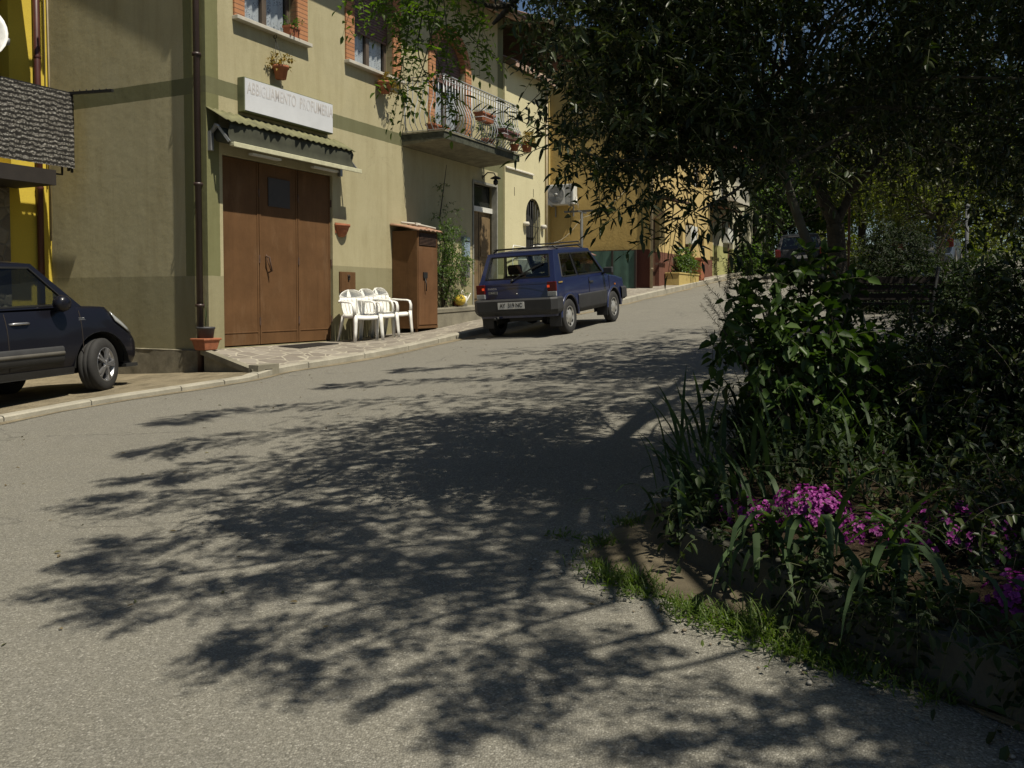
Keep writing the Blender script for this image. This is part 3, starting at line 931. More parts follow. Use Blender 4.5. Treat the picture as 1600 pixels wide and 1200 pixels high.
# --- cream annex with arched barred window
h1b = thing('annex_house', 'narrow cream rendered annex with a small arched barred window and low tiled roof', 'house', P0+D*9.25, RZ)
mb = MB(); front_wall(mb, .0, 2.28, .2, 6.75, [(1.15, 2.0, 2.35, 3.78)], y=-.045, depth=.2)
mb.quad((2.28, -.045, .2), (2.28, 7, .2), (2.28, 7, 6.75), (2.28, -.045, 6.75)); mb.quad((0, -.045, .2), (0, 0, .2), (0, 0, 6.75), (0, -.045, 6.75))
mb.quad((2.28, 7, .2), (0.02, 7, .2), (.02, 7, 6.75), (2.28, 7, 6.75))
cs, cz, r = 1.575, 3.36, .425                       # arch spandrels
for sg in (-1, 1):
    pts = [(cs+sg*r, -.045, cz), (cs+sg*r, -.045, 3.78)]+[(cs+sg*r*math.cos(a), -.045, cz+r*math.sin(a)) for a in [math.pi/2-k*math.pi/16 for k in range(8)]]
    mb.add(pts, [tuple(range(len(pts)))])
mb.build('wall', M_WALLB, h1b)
roof_mesh(.02, 2.42, .32, 6.66, 3.6, .45, 3.4).build('roof', [tile_mat('old_pink_tiles', (.40, .27, .21)), M_WOODD], h1b)
mb = MB()
for i in range(6): x = 1.15+.85*(i+.5)/6; mb.tube([(x, .0, 2.36), (x, .0, cz+math.sqrt(max(0, r*r-(x-cs)**2)))], .009, 6)
for z in (2.7, 3.1): mb.bar((1.15, .0, z), (2.0, .0, z), .03, .008)
gr_ = mb.build('window_grille', M_IRON, h1b)
mb = MB(); mb.box(1.15, 2.0, .15, .16, 2.35, 3.78); mb.build('pane', M_DARK, gr_)
mb = MB()
mb.box(1.14, 2.02, -.09, -.046, 2.3, 2.35)
mb.build('window_ledge', M_STONE, h1b)
for x in (1.06, 2.09):
    mb = MB(); mb.lathe([(0, -.05), (.07, -.05), (.095, 0), (.07, .05), (0, .05)], 12, (x, -.09, 3.12)); mb.build('impost', M_STONE, h1b)
mb = MB(); mb.add([(.02, -.09, 4.34), (1.55, -.09, 4.34), (1.55, -.046, 4.36), (.02, -.046, 4.36), (.02, -.09, 4.365), (1.55, -.09, 4.365), (1.55, -.046, 4.40), (.02, -.046, 4.40)],
                  [(0, 1, 5, 4), (1, 2, 6, 5), (3, 0, 4, 7), (0, 3, 2, 1), (4, 5, 6, 7)]); mb.build('ledge', M_STONE, h1b)
mb = MB(); mb.tube([(2.30, -.08, 1.2), (2.30, -.08, 6.6)], .035, 8); mb.build('downpipe', M_PIPEB, h1b)
for a_, b_ in ((.5, 3.75), (1.57, 3.82)):
    mb = MB(); mb.box(a_, a_+.013, -.052, -.044, b_, b_+.2); mb.build('wall_slot', M_SEAM, h1b)

# --- ochre house: roughcast side wall towards us, smooth front
h2 = thing('ochre_house', 'ochre house with rough stucco side wall, dark red plinth and brown door canopy', 'house', W(16.4, 1.3, 0), RZ)
mb = MB()
mb.quad((0, 0, 1.2), (0, 12, 1.2), (0, 12, 8.4), (0, 0, 8.4))
mb.build('side_wall', M_OCHRE, h2)
mb = MB(); front_wall(mb, 0.0, 7.76, 1.2, 8.4, [(.3, .95, 1.55, 3.75), (3.1, 3.6, 3.0, 3.65), (3.9, 4.95, 1.8, 3.9), (6.0, 6.45, 3.2, 3.8), (1.5, 2.5, 5.2, 6.6), (5, 6, 5.2, 6.6)], depth=.2)
mb.quad((7.76, 0, 1.2), (7.76, 12, 1.2), (7.76, 12, 8.4), (7.76, 0, 8.4)); mb.quad((0, 12, 1.2), (7.76, 12, 1.2), (7.76, 12, 8.4), (0, 12, 8.4))
mb.build('front_wall', M_OCHRE2, h2)
roof_mesh(-.3, 8.0, .5, 8.3, 5.5, .4, 6.8).build('roof', [M_TILE, M_WOODD], h2)
mb = MB(); mb.box(-.10, -.004, 3.25, 7.5, 1.2, 8.2); mb.build('pilaster', M_PILAST, h2)
mb = MB(); mb.tube([(-.06, -.07, 1.6), (-.06, -.07, 8.2)], .045, 10)
for z in (2.2, 4, 6): mb.lathe([(.05, -.02), (.056, 0), (.05, .02)], 10, (-.06, -.07, z))
mb.build('downpipe', M_PIPEB, h2)
for a, b, c, d in ((.3, .95, 1.55, 3.75), (3.9, 4.95, 1.8, 3.9)):
    mb = MB(); mb.box(a, b, .14, .19, c, d); mb.box((a+b)/2-.01, (a+b)/2+.01, .125, .145, c, d); mb.build('door', M_BROWND, h2)
for a, b, c, d in ((3.1, 3.6, 3.0, 3.65), (6.0, 6.45, 3.2, 3.8)):
    w_ = window(h2, a, b, c, d, .12, 0, M_WOODF, False)
    mb = MB(); mb.box(a-.06, b+.06, -.04, .1, c-.05, c-.005); mb.build('sill', M_STONE, w_)
for a, b in ((1.5, 2.5), (5, 6)): window(h2, a, b, 5.2, 6.6, .12, 1)


def canopy(par, s0, s1, z, q):
    mb = MB()
    mb.bar((s0, 0, z+.22), (s0, -q, z), .05, .05); mb.bar((s1, 0, z+.22), (s1, -q, z), .05, .05); mb.bar((s0, -q, z), (s1, -q, z), .05, .05)
    n = 5
    for i in range(1, n): x = s0+(s1-s0)*i/n; mb.bar((x, 0, z+.22), (x, -q, z), .035, .035)
    mb.bar((s0, 0, z-.5), (s0, -q*.8, z-.02), .035, .035); mb.bar((s1, 0, z-.5), (s1, -q*.8, z-.02), .035, .035)
    mb.add([(s0-.05, .0, z+.29), (s1+.05, 0, z+.29), (s1+.05, -q*.72, z+.12), (s0-.05, -q*.72, z+.12)], [(0, 1, 2, 3)], 1)
    return mb.build('door_canopy', [M_RUSTY, M_BROWND], par, )


canopy(h2, .25, 1.35, 4.18, .95); canopy(h2, 7.2, 8.6, 4.55, .9)
# --- pale house farther up
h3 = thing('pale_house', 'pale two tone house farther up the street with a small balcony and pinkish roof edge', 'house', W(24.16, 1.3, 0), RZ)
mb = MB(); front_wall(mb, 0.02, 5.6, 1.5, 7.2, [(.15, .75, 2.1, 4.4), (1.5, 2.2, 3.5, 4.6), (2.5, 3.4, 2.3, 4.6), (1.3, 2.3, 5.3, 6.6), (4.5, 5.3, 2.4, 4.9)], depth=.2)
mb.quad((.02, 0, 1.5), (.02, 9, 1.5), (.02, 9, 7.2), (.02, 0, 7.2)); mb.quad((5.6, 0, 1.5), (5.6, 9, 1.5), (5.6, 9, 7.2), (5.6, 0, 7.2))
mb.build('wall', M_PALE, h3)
roof_mesh(-.1, 5.8, .5, 7.1, 4.5, .4, 5).build('roof', [tile_mat('pink_tiles', (.42, .22, .19)), M_WOODD], h3)
for a, b, c, d in ((.15, .75, 2.1, 4.4), (2.5, 3.4, 2.3, 4.6), (4.5, 5.3, 2.4, 4.9)):
    mb = MB(); mb.box(a, b, .14, .18, c, d); mb.build('door', M_BROWND, h3)
window(h3, 1.5, 2.2, 3.5, 4.6, .12, 1); window(h3, 1.3, 2.3, 5.3, 6.6, .12, 1)
mb = MB(); mb.box(.6, 3.2, -.7, 0, 5.0, 5.15)
b3 = mb.build('balcony', M_STONE, h3)
mb = MB(); mb.bar((.62, -.68, 5.95), (3.18, -.68, 5.95), .04, .04)
for i in range(20): x = .64+2.52*i/19; mb.bar((x, -.68, 5.15), (x, -.68, 5.95), .012, .012)
mb.build('railing', M_WHITEP, b3)
h4 = thing('far_house', 'shaded dark fronted house at the top of the street beside a white post', 'house', W(29.9, 1.5, 0), RZ)
mb = MB(); front_wall(mb, 0, 6, 2, 6.4, [(.6, 2.8, 2.6, 5.0)], depth=.3); mb.quad((6, 0, 2), (6, 8, 2), (6, 8, 6.4), (6, 0, 6.4)); mb.quad((0, 0, 2), (0, 8, 2), (0, 8, 6.4), (0, 0, 6.4))
mb.build('wall', M_PALE, h4)
mb = MB(); mb.box(.6, 2.8, .2, .24, 2.6, 5.0); mb.build('gate', M_SEAM, h4)
roof_mesh(-.1, 6.2, .5, 6.3, 4, .4, 4).build('roof', [M_TILE, M_WOODD], h4)

# --- yellow house at the left, set back
h0 = thing('yellow_house', 'bright yellow house with rubble stone base beside the dark car', 'house', W(-9, -3.28, 0), RZ)
mb = MB(); front_wall(mb, 0, 9.0, -.3, 8.6, [(6.9, 8.35, 3.2, 6.3), (2, 3.4, 4.2, 5.7)], depth=.45)
mb.quad((0, 0, -.3), (0, 8, -.3), (0, 8, 8.6), (0, 0, 8.6))
mb.build('wall', M_YEL, h0)
w_ = window(h0, 6.9, 8.35, 3.2, 6.3, .4, 1, M_BROWND, False, 'balcony_door'); window(h0, 2, 3.4, 4.2, 5.7, .35, 1, M_BROWND, False)
mb = MB(); mb.box(0.0, 8.28, -.05, -.003, -.3, 2.95); mb.build('stone_base', M_RUB, h0)
mb = MB(); mb.tube([(8.77, -.06, .2), (8.77, -.06, 8.4)], .05, 10)
for z in (1, 3, 5, 7): mb.lathe([(.056, -.02), (.06, 0), (.056, .02)], 10, (8.77, -.06, z))
mb.build('downpipe', simple('oxblood_pipe', (.07, .02, .016), .45), h0)
mb = MB(); mb.tube([(8.97, -.03, 2.2), (8.965, -.03, 4.1), (8.99, -.03, 4.6), (8.975, -.03, 8)], .014, 6); mb.tube([(8.93, -.02, 3), (8.93, -.02, 8)], .008, 5); mb.build('conduit', M_PIPEB, h0)
for zb in (3.18, 6.45):
    mb = MB(); mb.box(4.6, 8.44 if zb < 4 else 8.5, -.88, 0, zb-.22, zb); bs = mb.build('balcony', simple('dark_slab_edge', (.022, .017, .014), .8), h0)
    mb = MB(); mb.bar((4.6, -.86, zb+1.16), (8.7, -.86, zb+1.16), .05, .05); mb.bar((8.7, -.86, zb+1.16), (8.7, 0, zb+1.16), .05, .05); mb.bar((8.68, -.84, zb+.02), (8.68, -.84, zb+1.14), .03, .03); mb.bar((4.6, -.86, zb+.12), (8.7, -.86, zb+.12), .03, .03)
    mb.tube([(8.44, -.8, zb-.04), (8.6, -.8, zb-.04), (8.6, -.8, zb+.15)], .018, 6); mb.tube([(8.72, -.86, zb), (8.72, -.86, zb+1.1)], .02, 6)
    mb.build('railing', M_IRON, bs)
    if zb < 4:
        mb = MB(); n = 130
        mb.grid([[(4.6+4.13*i/n, -.90-.012*math.sin(i*2.1)-.008*random.random(), zb+.06+1.1*j/16) for j in range(17)] for i in range(n+1)])
        mb.grid([[(8.735+.01*random.random(), -.90+.12*i/4, zb+.06+1.1*j/16) for j in range(17)] for i in range(5)])
        mb.build('reed_screen', M_REED, bs)
        mb = MB(); mb.bar((8.7, -.86, zb+1.17), (8.7, -1.78, zb+1.12), .04, .04)
        for k in range(6): mb.lathe([(0, 0), (.012, .015), (0, .03)], 6, (8.7, -.95-.14*k, zb+1.19-.01*k))
        mb.build('drying_arm', M_IRON, bs)
roof_mesh(-.3, 8.97, .7, 8.4, 4, .4, 4).build('roof', [M_TILE, M_WOODD], h0)
# ------------------------------------------------------------------ things on and before the houses
def wt(name, label, cat, s, q, z, group=None, turn=0): return thing(name, label, cat, W(s, q, z), RZ+turn, group)


# shop sign
o = wt('shop_sign', 'long white shop sign box with faded lettering over the garage awning', 'sign', .62, 0, 4.03)
mb = MB(); mb.box(0, 2.08, -.13, -.003, 0, .5); ca = mb.build('casing', M_SIGNF, o, bevel=.008)
mb = MB(); mb.box(.012, 2.068, -.137, -.128, .018, .485); mb.build('face_panel', M_SIGN, o)
Mx = Matrix.Translation((1.06, -.1385, .345)) @ Matrix.Rotation(R(90), 4, 'X')
text_mesh('ABBIGLIAMENTO  PROFUMERIA', .245, M_LETTER, o, Mx, 'lettering', .001, .56, 1.04, .003)

# awning rolled up under a corrugated strip
o = wt('shop_awning', 'rolled dark awning with cream front bar under a corrugated strip above the brown garage', 'awning', -.02, 0, 3.4)
mb = MB(); n = 84
rows = []
for j, (y, z) in enumerate(((0, .58), (-.15, .50), (-.36, .37))):
    rows.append([(.02+3.0*i/n+(.14 if j == 0 else .0)*0, y-.02*random.random()*(j == 2), z+.013*math.sin(i*math.pi/2.0)) for i in range(n+1)])
mb.grid(rows, 0, True)
mb.build('corrugated_roof', M_CORR, o, solid=.006)
mb = MB(); mb.tube([(.12+.3*i, -.15, .20+.006*math.sin(i*2.2)) for i in range(10)]+[(3.0, -.15, .2)], .105, 14)
mb.grid([[(.15+2.85*i/20, -.24, .18), (.15+2.85*i/20, -.30-.01*math.sin(i), .10), (.15+2.85*i/20, -.34, .075)] for i in range(21)], 0, True)
mb.grid([[(.12+2.9*i/24, y-.012*math.sin(i*1.1+y*9), z) for y, z in ((-.30, .40), (-.34, .32), (-.31, .22), (-.335, .12), (-.35, .07))] for i in range(25)], 0, True)
mb.build('rolled_cloth', M_FELT, o)
mb = MB(); mb.box(.14, 3.16, -.39, -.31, .035, .085); mb.box(.14, 3.16, -.40, -.385, .02, .09)
mb.build('front_bar', M_CREAMBAR, o, bevel=.01)
for x in (.07, 3.04):
    mb = MB(); mb.bar((x, 0, .2), (x, -.16, .33), .03, .05); mb.bar((x, -.16, .33), (x+.04, -.34, .09), .025, .035); mb.box(x-.03, x+.03, -.06, 0, -.02, .25)
    mb.tube([(x, -.05, .25), (x, -.12, .34), (x, -.2, .30)], .02, 6)
    mb.build('bracket', M_GALV, o)
for x in (.62, 2.02):
    mb = MB(); mb.box(x, x+.62, -.30, -.22, -.02, .01); mb.build('lamp_strip', M_ACW, o)


def plant_ball(par, c, r, k, m, L, Wd, mat, name='foliage', flat=.8, ln=.1, droop=.2):
    F = Fol(); F.clump(c, r, k, m, L, Wd, flat=flat, ln=ln, droop=droop, tw=.002)
    o = F.build(name, mat, None, M_STEM); o.parent = par; return o


def flower_pot(name, label, loc, rt, rb, h, pmat, plant=None, group=None, square=False, rz=0, w=.2, cat='flower pot'):
    o = thing(name, label, cat, loc, rz or RZ, group)
    mb = MB()
    if square:
        mb.add([(-w, -rb, 0), (w, -rb, 0), (w, rb, 0), (-w, rb, 0), (-w*1.06, -rt, h), (w*1.06, -rt, h), (w*1.06, rt, h), (-w*1.06, rt, h)],
               [(0, 1, 5, 4), (1, 2, 6, 5), (2, 3, 7, 6), (3, 0, 4, 7), (3, 2, 1, 0)])
        mb.box(-w*1.12, w*1.12, -rt*1.1, -rt*.93, h-.025, h+.01); mb.box(-w*1.12, w*1.12, rt*.93, rt*1.1, h-.025, h+.01)
        mb.box(-w*1.12, -w*.99, -rt*.93, rt*.93, h-.025, h+.01); mb.box(w*.99, w*1.12, -rt*.93, rt*.93, h-.025, h+.01)
        mb.box(-w, w, -rt*.9, rt*.9, h-.03, h-.02, 1)
    else:
        mb.lathe([(0, 0), (rb, 0), (rb+(rt-rb)*.78, h*.78), (rt*1.06, h*.79), (rt*1.08, h), (rt*.95, h), (rt*.92, h*.88), (0, h*.87)], 18)
    mb.build('pot', [pmat, M_SOIL], o)
    if plant: plant(o, h)
    return o


PL = lambda r, k, mat, L=.05, Wd=.03, z=.5: (lambda o, h: plant_ball(o, (0, 0, h+r*z), r, k, 8, L, Wd, mat))
o = flower_pot('flower_pot', 'terracotta pot of yellowish plant hung on a cord above the white shop sign', W(1.42, .13, 4.66), .12, .08, .2, M_TERRA, PL(.12, 26, L_DRY), 'pots on the facade')
mb = MB(); mb.tube([(-.1, 0, .2), (0, .1, .62)], .004, 4); mb.tube([(.1, 0, .2), (0, .1, .62)], .004, 4); mb.tube([(0, .1+.03*math.cos(a), .66+.03*math.sin(a)) for a in [k*math.pi/4 for k in range(9)]], .006, 5); mb.build('cord', M_IRON, o)
flower_pot('flower_pot', 'terracotta pot with trailing yellow plant fixed below the second window sill', W(4.22, .14, 5.02), .13, .085, .2, M_TERRA,
           lambda o, h: (plant_ball(o, (.02, 0, h+.04), .13, 22, 8, .05, .03, L_DRY), plant_ball(o, (.16, -.02, h-.08), .09, 14, 8, .05, .03, L_DRY, 'trailing_shoot')), 'pots on the facade')
flower_pot('flower_pot', 'square clay pot standing on the sill of the first brick window', W(1.78, .045, 5.402), .075, .055, .15, M_TERRA, PL(.09, 16, L_GREEN), 'pots on the facade', True, w=.11)
o = wt('wall_pot', 'empty half round terracotta wall pot beside the garage door', 'wall pot', 3.06, .002, 2.36)
mb = MB(); pr = []
for z, r in ((0, .05), (.04, .085), (.12, .12), (.17, .135), (.172, .15), (.21, .15)):
    pr.append([(r*1.1*math.cos(a), -r*math.sin(a), z) for a in [math.pi*i/12 for i in range(13)]])
mb.grid(pr, 0, True); mb.add(pr[0], [tuple(range(13))]); mb.box(-.16, .16, -.012, 0, .05, .23)
mb.build('pot', M_TERRA, o, solid=.01)
o = wt('utility_hatch', 'small brown metal hatch in the wall behind the white chairs', 'hatch', 3.0, .0, 1.40)
mb = MB(); mb.box(0, .44, -.03, -.002, 0, .36); mb.box(.02, .42, -.04, -.03, .02, .34); ho = mb.build('panel', M_BROWN, o, bevel=.004)
mb = MB(); mb.tube([(.2, -.045, .31), (.2, -.06, .27), (.24, -.06, .27), (.24, -.045, .31)], .008, 5); mb.box(.2, .24, -.06, -.04, .22, .275); mb.build('padlock', M_IRON, ho)
# door mat
o = wt('door_mat', 'dark rubber mat lying before the brown garage door', 'mat', 1.22, .62, pave_z(1.6, .45)+.006)
mb = MB(); Z = lambda x, y: pave_z(1.22+x, .62-y)-o.location.z+.012
n = 14
for i in range(n): x0 = .95*i/n; mb.add([(x0, 0, Z(x0, 0)), (x0+.05, 0, Z(x0, 0)), (x0+.05, .42, Z(x0, .42)), (x0, .42, Z(x0, .42))], [(0, 1, 2, 3)])
for j in range(7): y0 = .42*j/7; mb.add([(0, y0, Z(0, y0)+.002), (.95, y0, Z(.95, y0)+.002), (.95, y0+.045, Z(.95, y0+.045)+.002), (0, y0+.045, Z(0, y0+.045)+.002)], [(0, 1, 2, 3)])
mb.build('mat_grid', M_IRON, o, solid=.01)
# planter at the corner
o = wt('planter', 'grey pot set inside a terracotta trough at the house corner', 'planter', -.10, .04, .575); o.scale = (.78, .78, .9)
mb = MB(); mb.add([(-.15, -.12, 0), (.15, -.12, 0), (.15, .12, 0), (-.15, .12, 0), (-.2, -.16, .17), (.2, -.16, .17), (.2, .16, .17), (-.2, .16, .17)], [(0, 1, 5, 4), (1, 2, 6, 5), (2, 3, 7, 6), (3, 0, 4, 7), (4, 5, 6, 7), (3, 2, 1, 0)])
mb.box(-.215, .215, -.175, .175, .15, .185); mb.build('trough', M_TERRA, o, bevel=.012)
mb = MB(); mb.lathe([(0, .186), (.13, .187), (.155, .33), (.165, .33), (.165, .36), (.145, .36), (.14, .34), (0, .335)], 18); mb.build('grey_pot', M_GREYP, o)
F = Fol(); straps(F, [(0, 0, .33)], 4, .5, .012, .12, .25); p_ = F.build('stems', L_IRIS, None); p_.parent = o
# drain block at the kerb
o = wt('drain_outlet', 'square concrete drain outlet with dark hole in the kerb corner', 'drain', -.36, 1.30, W(-.36, 1.4).z-.03)
mb = MB(); mb.box(-.16, .16, -.09, -.05, -.02, .17); mb.box(-.2, -.07, -.10, .06, -.02, .18); mb.box(.07, .2, -.10, .06, -.02, .18); mb.box(-.07, .07, -.10, .06, .12, .18); mb.box(-.07, .07, -.092, -.055, 0, .12, 1)
mb.build('block', [M_CONC, M_DARK], o)
# metal cupboard
o = wt('metal_cupboard', 'rusty brown metal cupboard with tiled top standing against the house wall', 'cupboard', 4.62, 0, .66)
mb = MB(); mb.box(0, .72, -.56, -.01, .08, 1.90)
for x in (.03, .66):
    for y in (-.53, -.06): mb.box(x, x+.04, y, y+.04, -.02, .08)
mb.box(-.004, .724, -.566, -.55, .08, .13); mb.build('body', M_BROWN, o, bevel=.006)
mb = MB(); mb.box(.04, .68, -.575, -.561, .15, 1.55); mb.box(.02, .04, -.572, -.561, .13, 1.9); mb.box(.68, .70, -.572, -.561, .13, 1.9); mb.box(.04, .68, -.572, -.561, 1.55, 1.6)
dd = mb.build('door', worn_metal('worn_brown_paint', (.150, .076, .036)), o, bevel=.003)
mb = MB(); mb.box(.17, .3, -.60, -.576, 1.02, 1.13); mb.tube([(.23, -.59, 1.02), (.22, -.62, .9), (.25, -.60, .78)], .012, 5); mb.build('lock', M_IRON, dd)
mb = MB(); mb.box(.06, .66, -.568, -.562, 1.63, 1.86)
for i in range(9): mb.box(.06, .66, -.576, -.566, 1.64+.025*i, 1.648+.025*i, 1)
mb.build('vent_panel', [M_SEAM, M_RUSTY], o)
mb = MB(); n = 16
mb.grid([[(-.07+.86*i/n, y, z+.03*abs(math.sin(i*math.pi/2.7))) for y, z in ((.0, 2.02), (-.3, 1.98), (-.64, 1.90))] for i in range(n+1)], 0, True)
tt = mb.build('tile_top', M_TILE, o, solid=.02)
mb = MB(); mb.tube([(.05, -.18, 2.06), (.3, -.3, 2.05), (.72, -.52, 1.98)], .022, 6); mb.box(.3, .46, -.35, -.2, 2.02, 2.07); mb.build('weight_stone', M_STONE, tt)


# ---------------- white monobloc chairs
def make_chair(label, cat, group):
    o = thing('plastic_chair', label, cat, group=group)
    mb = MB(); rows = []
    for j in range(9):
        y = -.24+.46*j/8; w = .245-.03*(j/8)
        rows.append([(w*(i/4-1), y, .425+.012*((i/4-1)**2)-(.018 if j == 0 else .012*math.sin(j/8*math.pi))) for i in range(9)])
    mb.grid(rows, 0, True); mb.grid([[(x, y, z) for x, y, z in rows[0]], [(x*1.0, y-.008, z-.055) for x, y, z in rows[0]]], 0, True)
    for sg in (0, 8): mb.grid([[rows[j][sg] for j in range(9)], [(rows[j][sg][0], rows[j][sg][1], rows[j][sg][2]-.045) for j in range(9)]], 0, True)
    mb.build('seat', M_WHITE, o, solid=.010)

    def bp(u, v):
        wv = .205+.055*math.sin(min(1, v*1.1)*math.pi*.55)
        if v > .62: wv *= math.sqrt(max(.0, 1-((v-.62)/.385)**2))*.985+.015
        return (u*wv, .20+.12*v-.10*u*u*(.5+.5*v), .43+.42*v)
    mb = MB()
    ed = [0, .05, .15, .27, .39, .5, .6, .68, .75, .82, .88, .93, .97, 1.0]
    # slats
    for c in (-.62, -.31, 0, .31, .62):
        w = .132
        mb.grid([[bp(c+w*k*(1 if v < .3 else 1+.15*v), v) for k in (-1, 0, 1)] for v in (0, .1, .2, .3, .4, .5, .6, .70)], 0, True)
    for sg in (-1, 1):
        mb.grid([[bp(sg*k, v) for k in (.80, .90, 1.0)] for v in (0, .1, .2, .3, .4, .5, .6, .70)], 0, True)
    mb.grid([[bp(k/8-1, v) for k in range(17)] for v in (.70, .75, .80, .85, .90, .95, .98, 1.0)], 0, True)
    mb.grid([[bp(k/8-1, v) for k in range(17)] for v in (-.01, .05)], 0, True)
    mb.build('backrest', M_WHITE, o, solid=.011)
    for sg in (-1, 1):
        mb = MB()
        path = [bp(sg*1.0, .60), bp(sg*1.02, .52), (sg*.272, .10, .655), (sg*.285, -.04, .645), (sg*.285, -.17, .64), (sg*.28, -.235, .62), (sg*.275, -.262, .56), (sg*.27, -.268, .44)]
        wd = [.05, .055, .06, .062, .062, .06, .058, .055]
        rows = []
        for i, (p, w) in enumerate(zip(path, wd)):
            p = Vector(p); up = i > 4
            if i < 5: rows.append([p+Vector((-w/2, 0, -.012)), p+Vector((-w/2*.7, 0, .004)), p+Vector((w/2*.7, 0, .004)), p+Vector((w/2, 0, -.012))])
            else: k = (i-4)/3; rows.append([p+Vector((-w/2, .012*k, 0)), p+Vector((-w/2*.7, -.004*k, .004*(1-k))), p+Vector((w/2*.7, -.004*k, .004*(1-k))), p+Vector((w/2, .012*k, 0))])
        mb.grid(rows, 0, True); mb.build('armrest', M_WHITE, o, solid=.012)
        mb = MB(); rows = []
        for z, y, w in ((.45, -.268, .062), (.3, -.274, .056), (.15, -.282, .048), (0, -.29, .04)):
            x = sg*(.268+.02*(1-z/.45)); rows.append([(x-sg*w, y-.0, z), (x, y-.012, z), (x+sg*.008, y+.012, z), (x+sg*.002, y+w*.9, z)])
        mb.grid(rows, 0, True); mb.build('leg', M_WHITE, o, solid=.01)
        mb = MB(); rows = []
        for z, y, w in ((.43, .2, .06), (.3, .225, .055), (.15, .255, .047), (0, .29, .038)):
            x = sg*(.20+.035*(1-z/.43)); rows.append([(x-sg*w, y+.004, z), (x, y+.01, z), (x+sg*.008, y-.012, z), (x+sg*.004, y-w*.9, z)])
        mb.grid(rows, 0, True); mb.build('leg', M_WHITE, o, solid=.01)
    return o


G_ = 'white plastic chairs'
ch = make_chair('white plastic armchair nearest the garage door', 'chair', G_)
for i, (s_, q_, tn, lab) in enumerate(((2.86, .52, -.34, None), (3.36, .50, -.12, 'middle white plastic armchair of the three under the hatch'), (3.86, .46, -.02, 'white plastic armchair beside the brown cupboard'))):
    c_ = ch if i == 0 else dup(ch)
    if lab: c_['label'] = lab
    c_.location = W(s_, q_, pave_z(s_, q_)+.004); c_.rotation_euler = (0, 0, RZ+tn)

# ---------------- step by the door: creeper, ball, can, boxes
o = wt('climbing_plant', 'leafy green climber on the wall between the cupboard and the entrance door', 'plant', 6.35, .12, 1.12)
F = Fol()
for (x, y, z, r, k) in ((-.35, -.15, 1.35, .28, 55), (.1, -.15, 1.25, .32, 70), (.35, -.12, .95, .3, 55), (-.1, -.15, .9, .32, 70), (-.45, -.15, .75, .25, 45), (.2, -.14, .55, .26, 40), (-.15, -.12, .35, .22, 26), (.75, -.08, .95, .14, 14), (-.3, -.12, 1.72, .16, 20), (.05, -.1, 1.62, .14, 14), (-.1, -.1, 2.35, .12, 6), (.1, -.1, 2.0, .12, 6)):
    F.clump((x, y, z), r, k, 8, .055, .026, flat=1, ln=.16, droop=.3, tw=.003)
p_ = F.build('foliage', L_GREEN, None, M_STEM); p_.parent = o
mb = MB(); mb.tube([(-.1, -.02, 0), (-.2, -.05, .5), (-.05, -.05, 1.2), (-.25, -.04, 1.8), (-.05, -.03, 2.5), (.05, -.03, 2.9)], [.03, .025, .02, .014, .01, .005], 6); mb.tube([(-.1, -.02, 0), (.2, -.05, .6), (.3, -.04, 1.3)], [.025, .02, .008], 6); mb.build('stem', M_BARK, o)
o = thing('yellow_ball', 'yellow ball resting on the raised step near the entrance door', 'ball', W(6.65, .32, 1.155)); mb = MB(); mb.lathe([(max(.0005, .115*math.sin(a)), .115-.115*math.cos(a)) for a in [math.pi*i/14 for i in range(15)]], 20); mb.build('ball_body', M_BALLY, o)
o = wt('watering_can', 'white watering can with spout behind the yellow ball', 'watering can', 7.0, .2, 1.145)
mb = MB(); mb.lathe([(0, 0), (.085, 0), (.08, .2), (.03, .22), (0, .22)], 16); mb.build('can', M_WHITEP, o)
mb = MB(); mb.tube([(.07, 0, .05), (.16, -.02, .16), (.24, -.04, .27)], [.018, .013, .011], 6); mb.build('spout', M_WHITEP, o)
mb = MB(); mb.tube([(-.07, 0, .18), (-.12, 0, .26), (-.04, 0, .33), (.03, 0, .22)], .009, 6); mb.build('handle', M_WHITEP, o)
flower_pot('flower_pot', 'small clay pot of green plant on the step behind the ball', W(6.95, .09, 1.14), .1, .07, .15, M_TERRA, PL(.14, 24, L_GREEN), 'pots by the entrance')
o = wt('meter_box', 'grey meter box low on the shaded wall left of the entrance', 'meter box', 7.35, .002, 1.75); mb = MB(); mb.box(-.12, .12, -.1, 0, 0, .34); mb.box(-.1, .1, -.108, -.1, .02, .32); mb.build('casing', simple('grey_box', (.12, .12, .11), .6), o, bevel=.006)
o = wt('letter_box', 'pale blue letter box on the shaded wall beside the entrance frame', 'letter box', 7.4, .002, 2.2); mb = MB(); mb.box(-.13, .13, -.07, 0, 0, .42); mb.box(-.1, .1, -.078, -.07, .32, .345, 1); mb.build('casing', [simple('pale_blue_box', (.25, .32, .40), .5), M_DARK], o, bevel=.006)
o = wt('wall_lantern', 'dark iron wall lantern above the entrance door under the balcony', 'lantern', 8.25, .0, 4.0)
mb = MB(); mb.tube([(0, 0, .0), (0, -.12, .1), (0, -.28, .08), (0, -.32, 0)], .014, 6); mb.lathe([(.05, -.01), (.05, .01)], 10, (0, -.005, 0), axis='y'); mb.build('arm', M_IRON, o)
mb = MB(); mb.lathe([(.01, .02), (.11, -.03), (.12, -.05)], 12, (0, -.32, 0)); mb.lathe([(.02, -.05), (.055, -.1), (.05, -.17), (.0, -.2)], 12, (0, -.32, 0)); mb.build('lamp_shade', M_IRON, o)
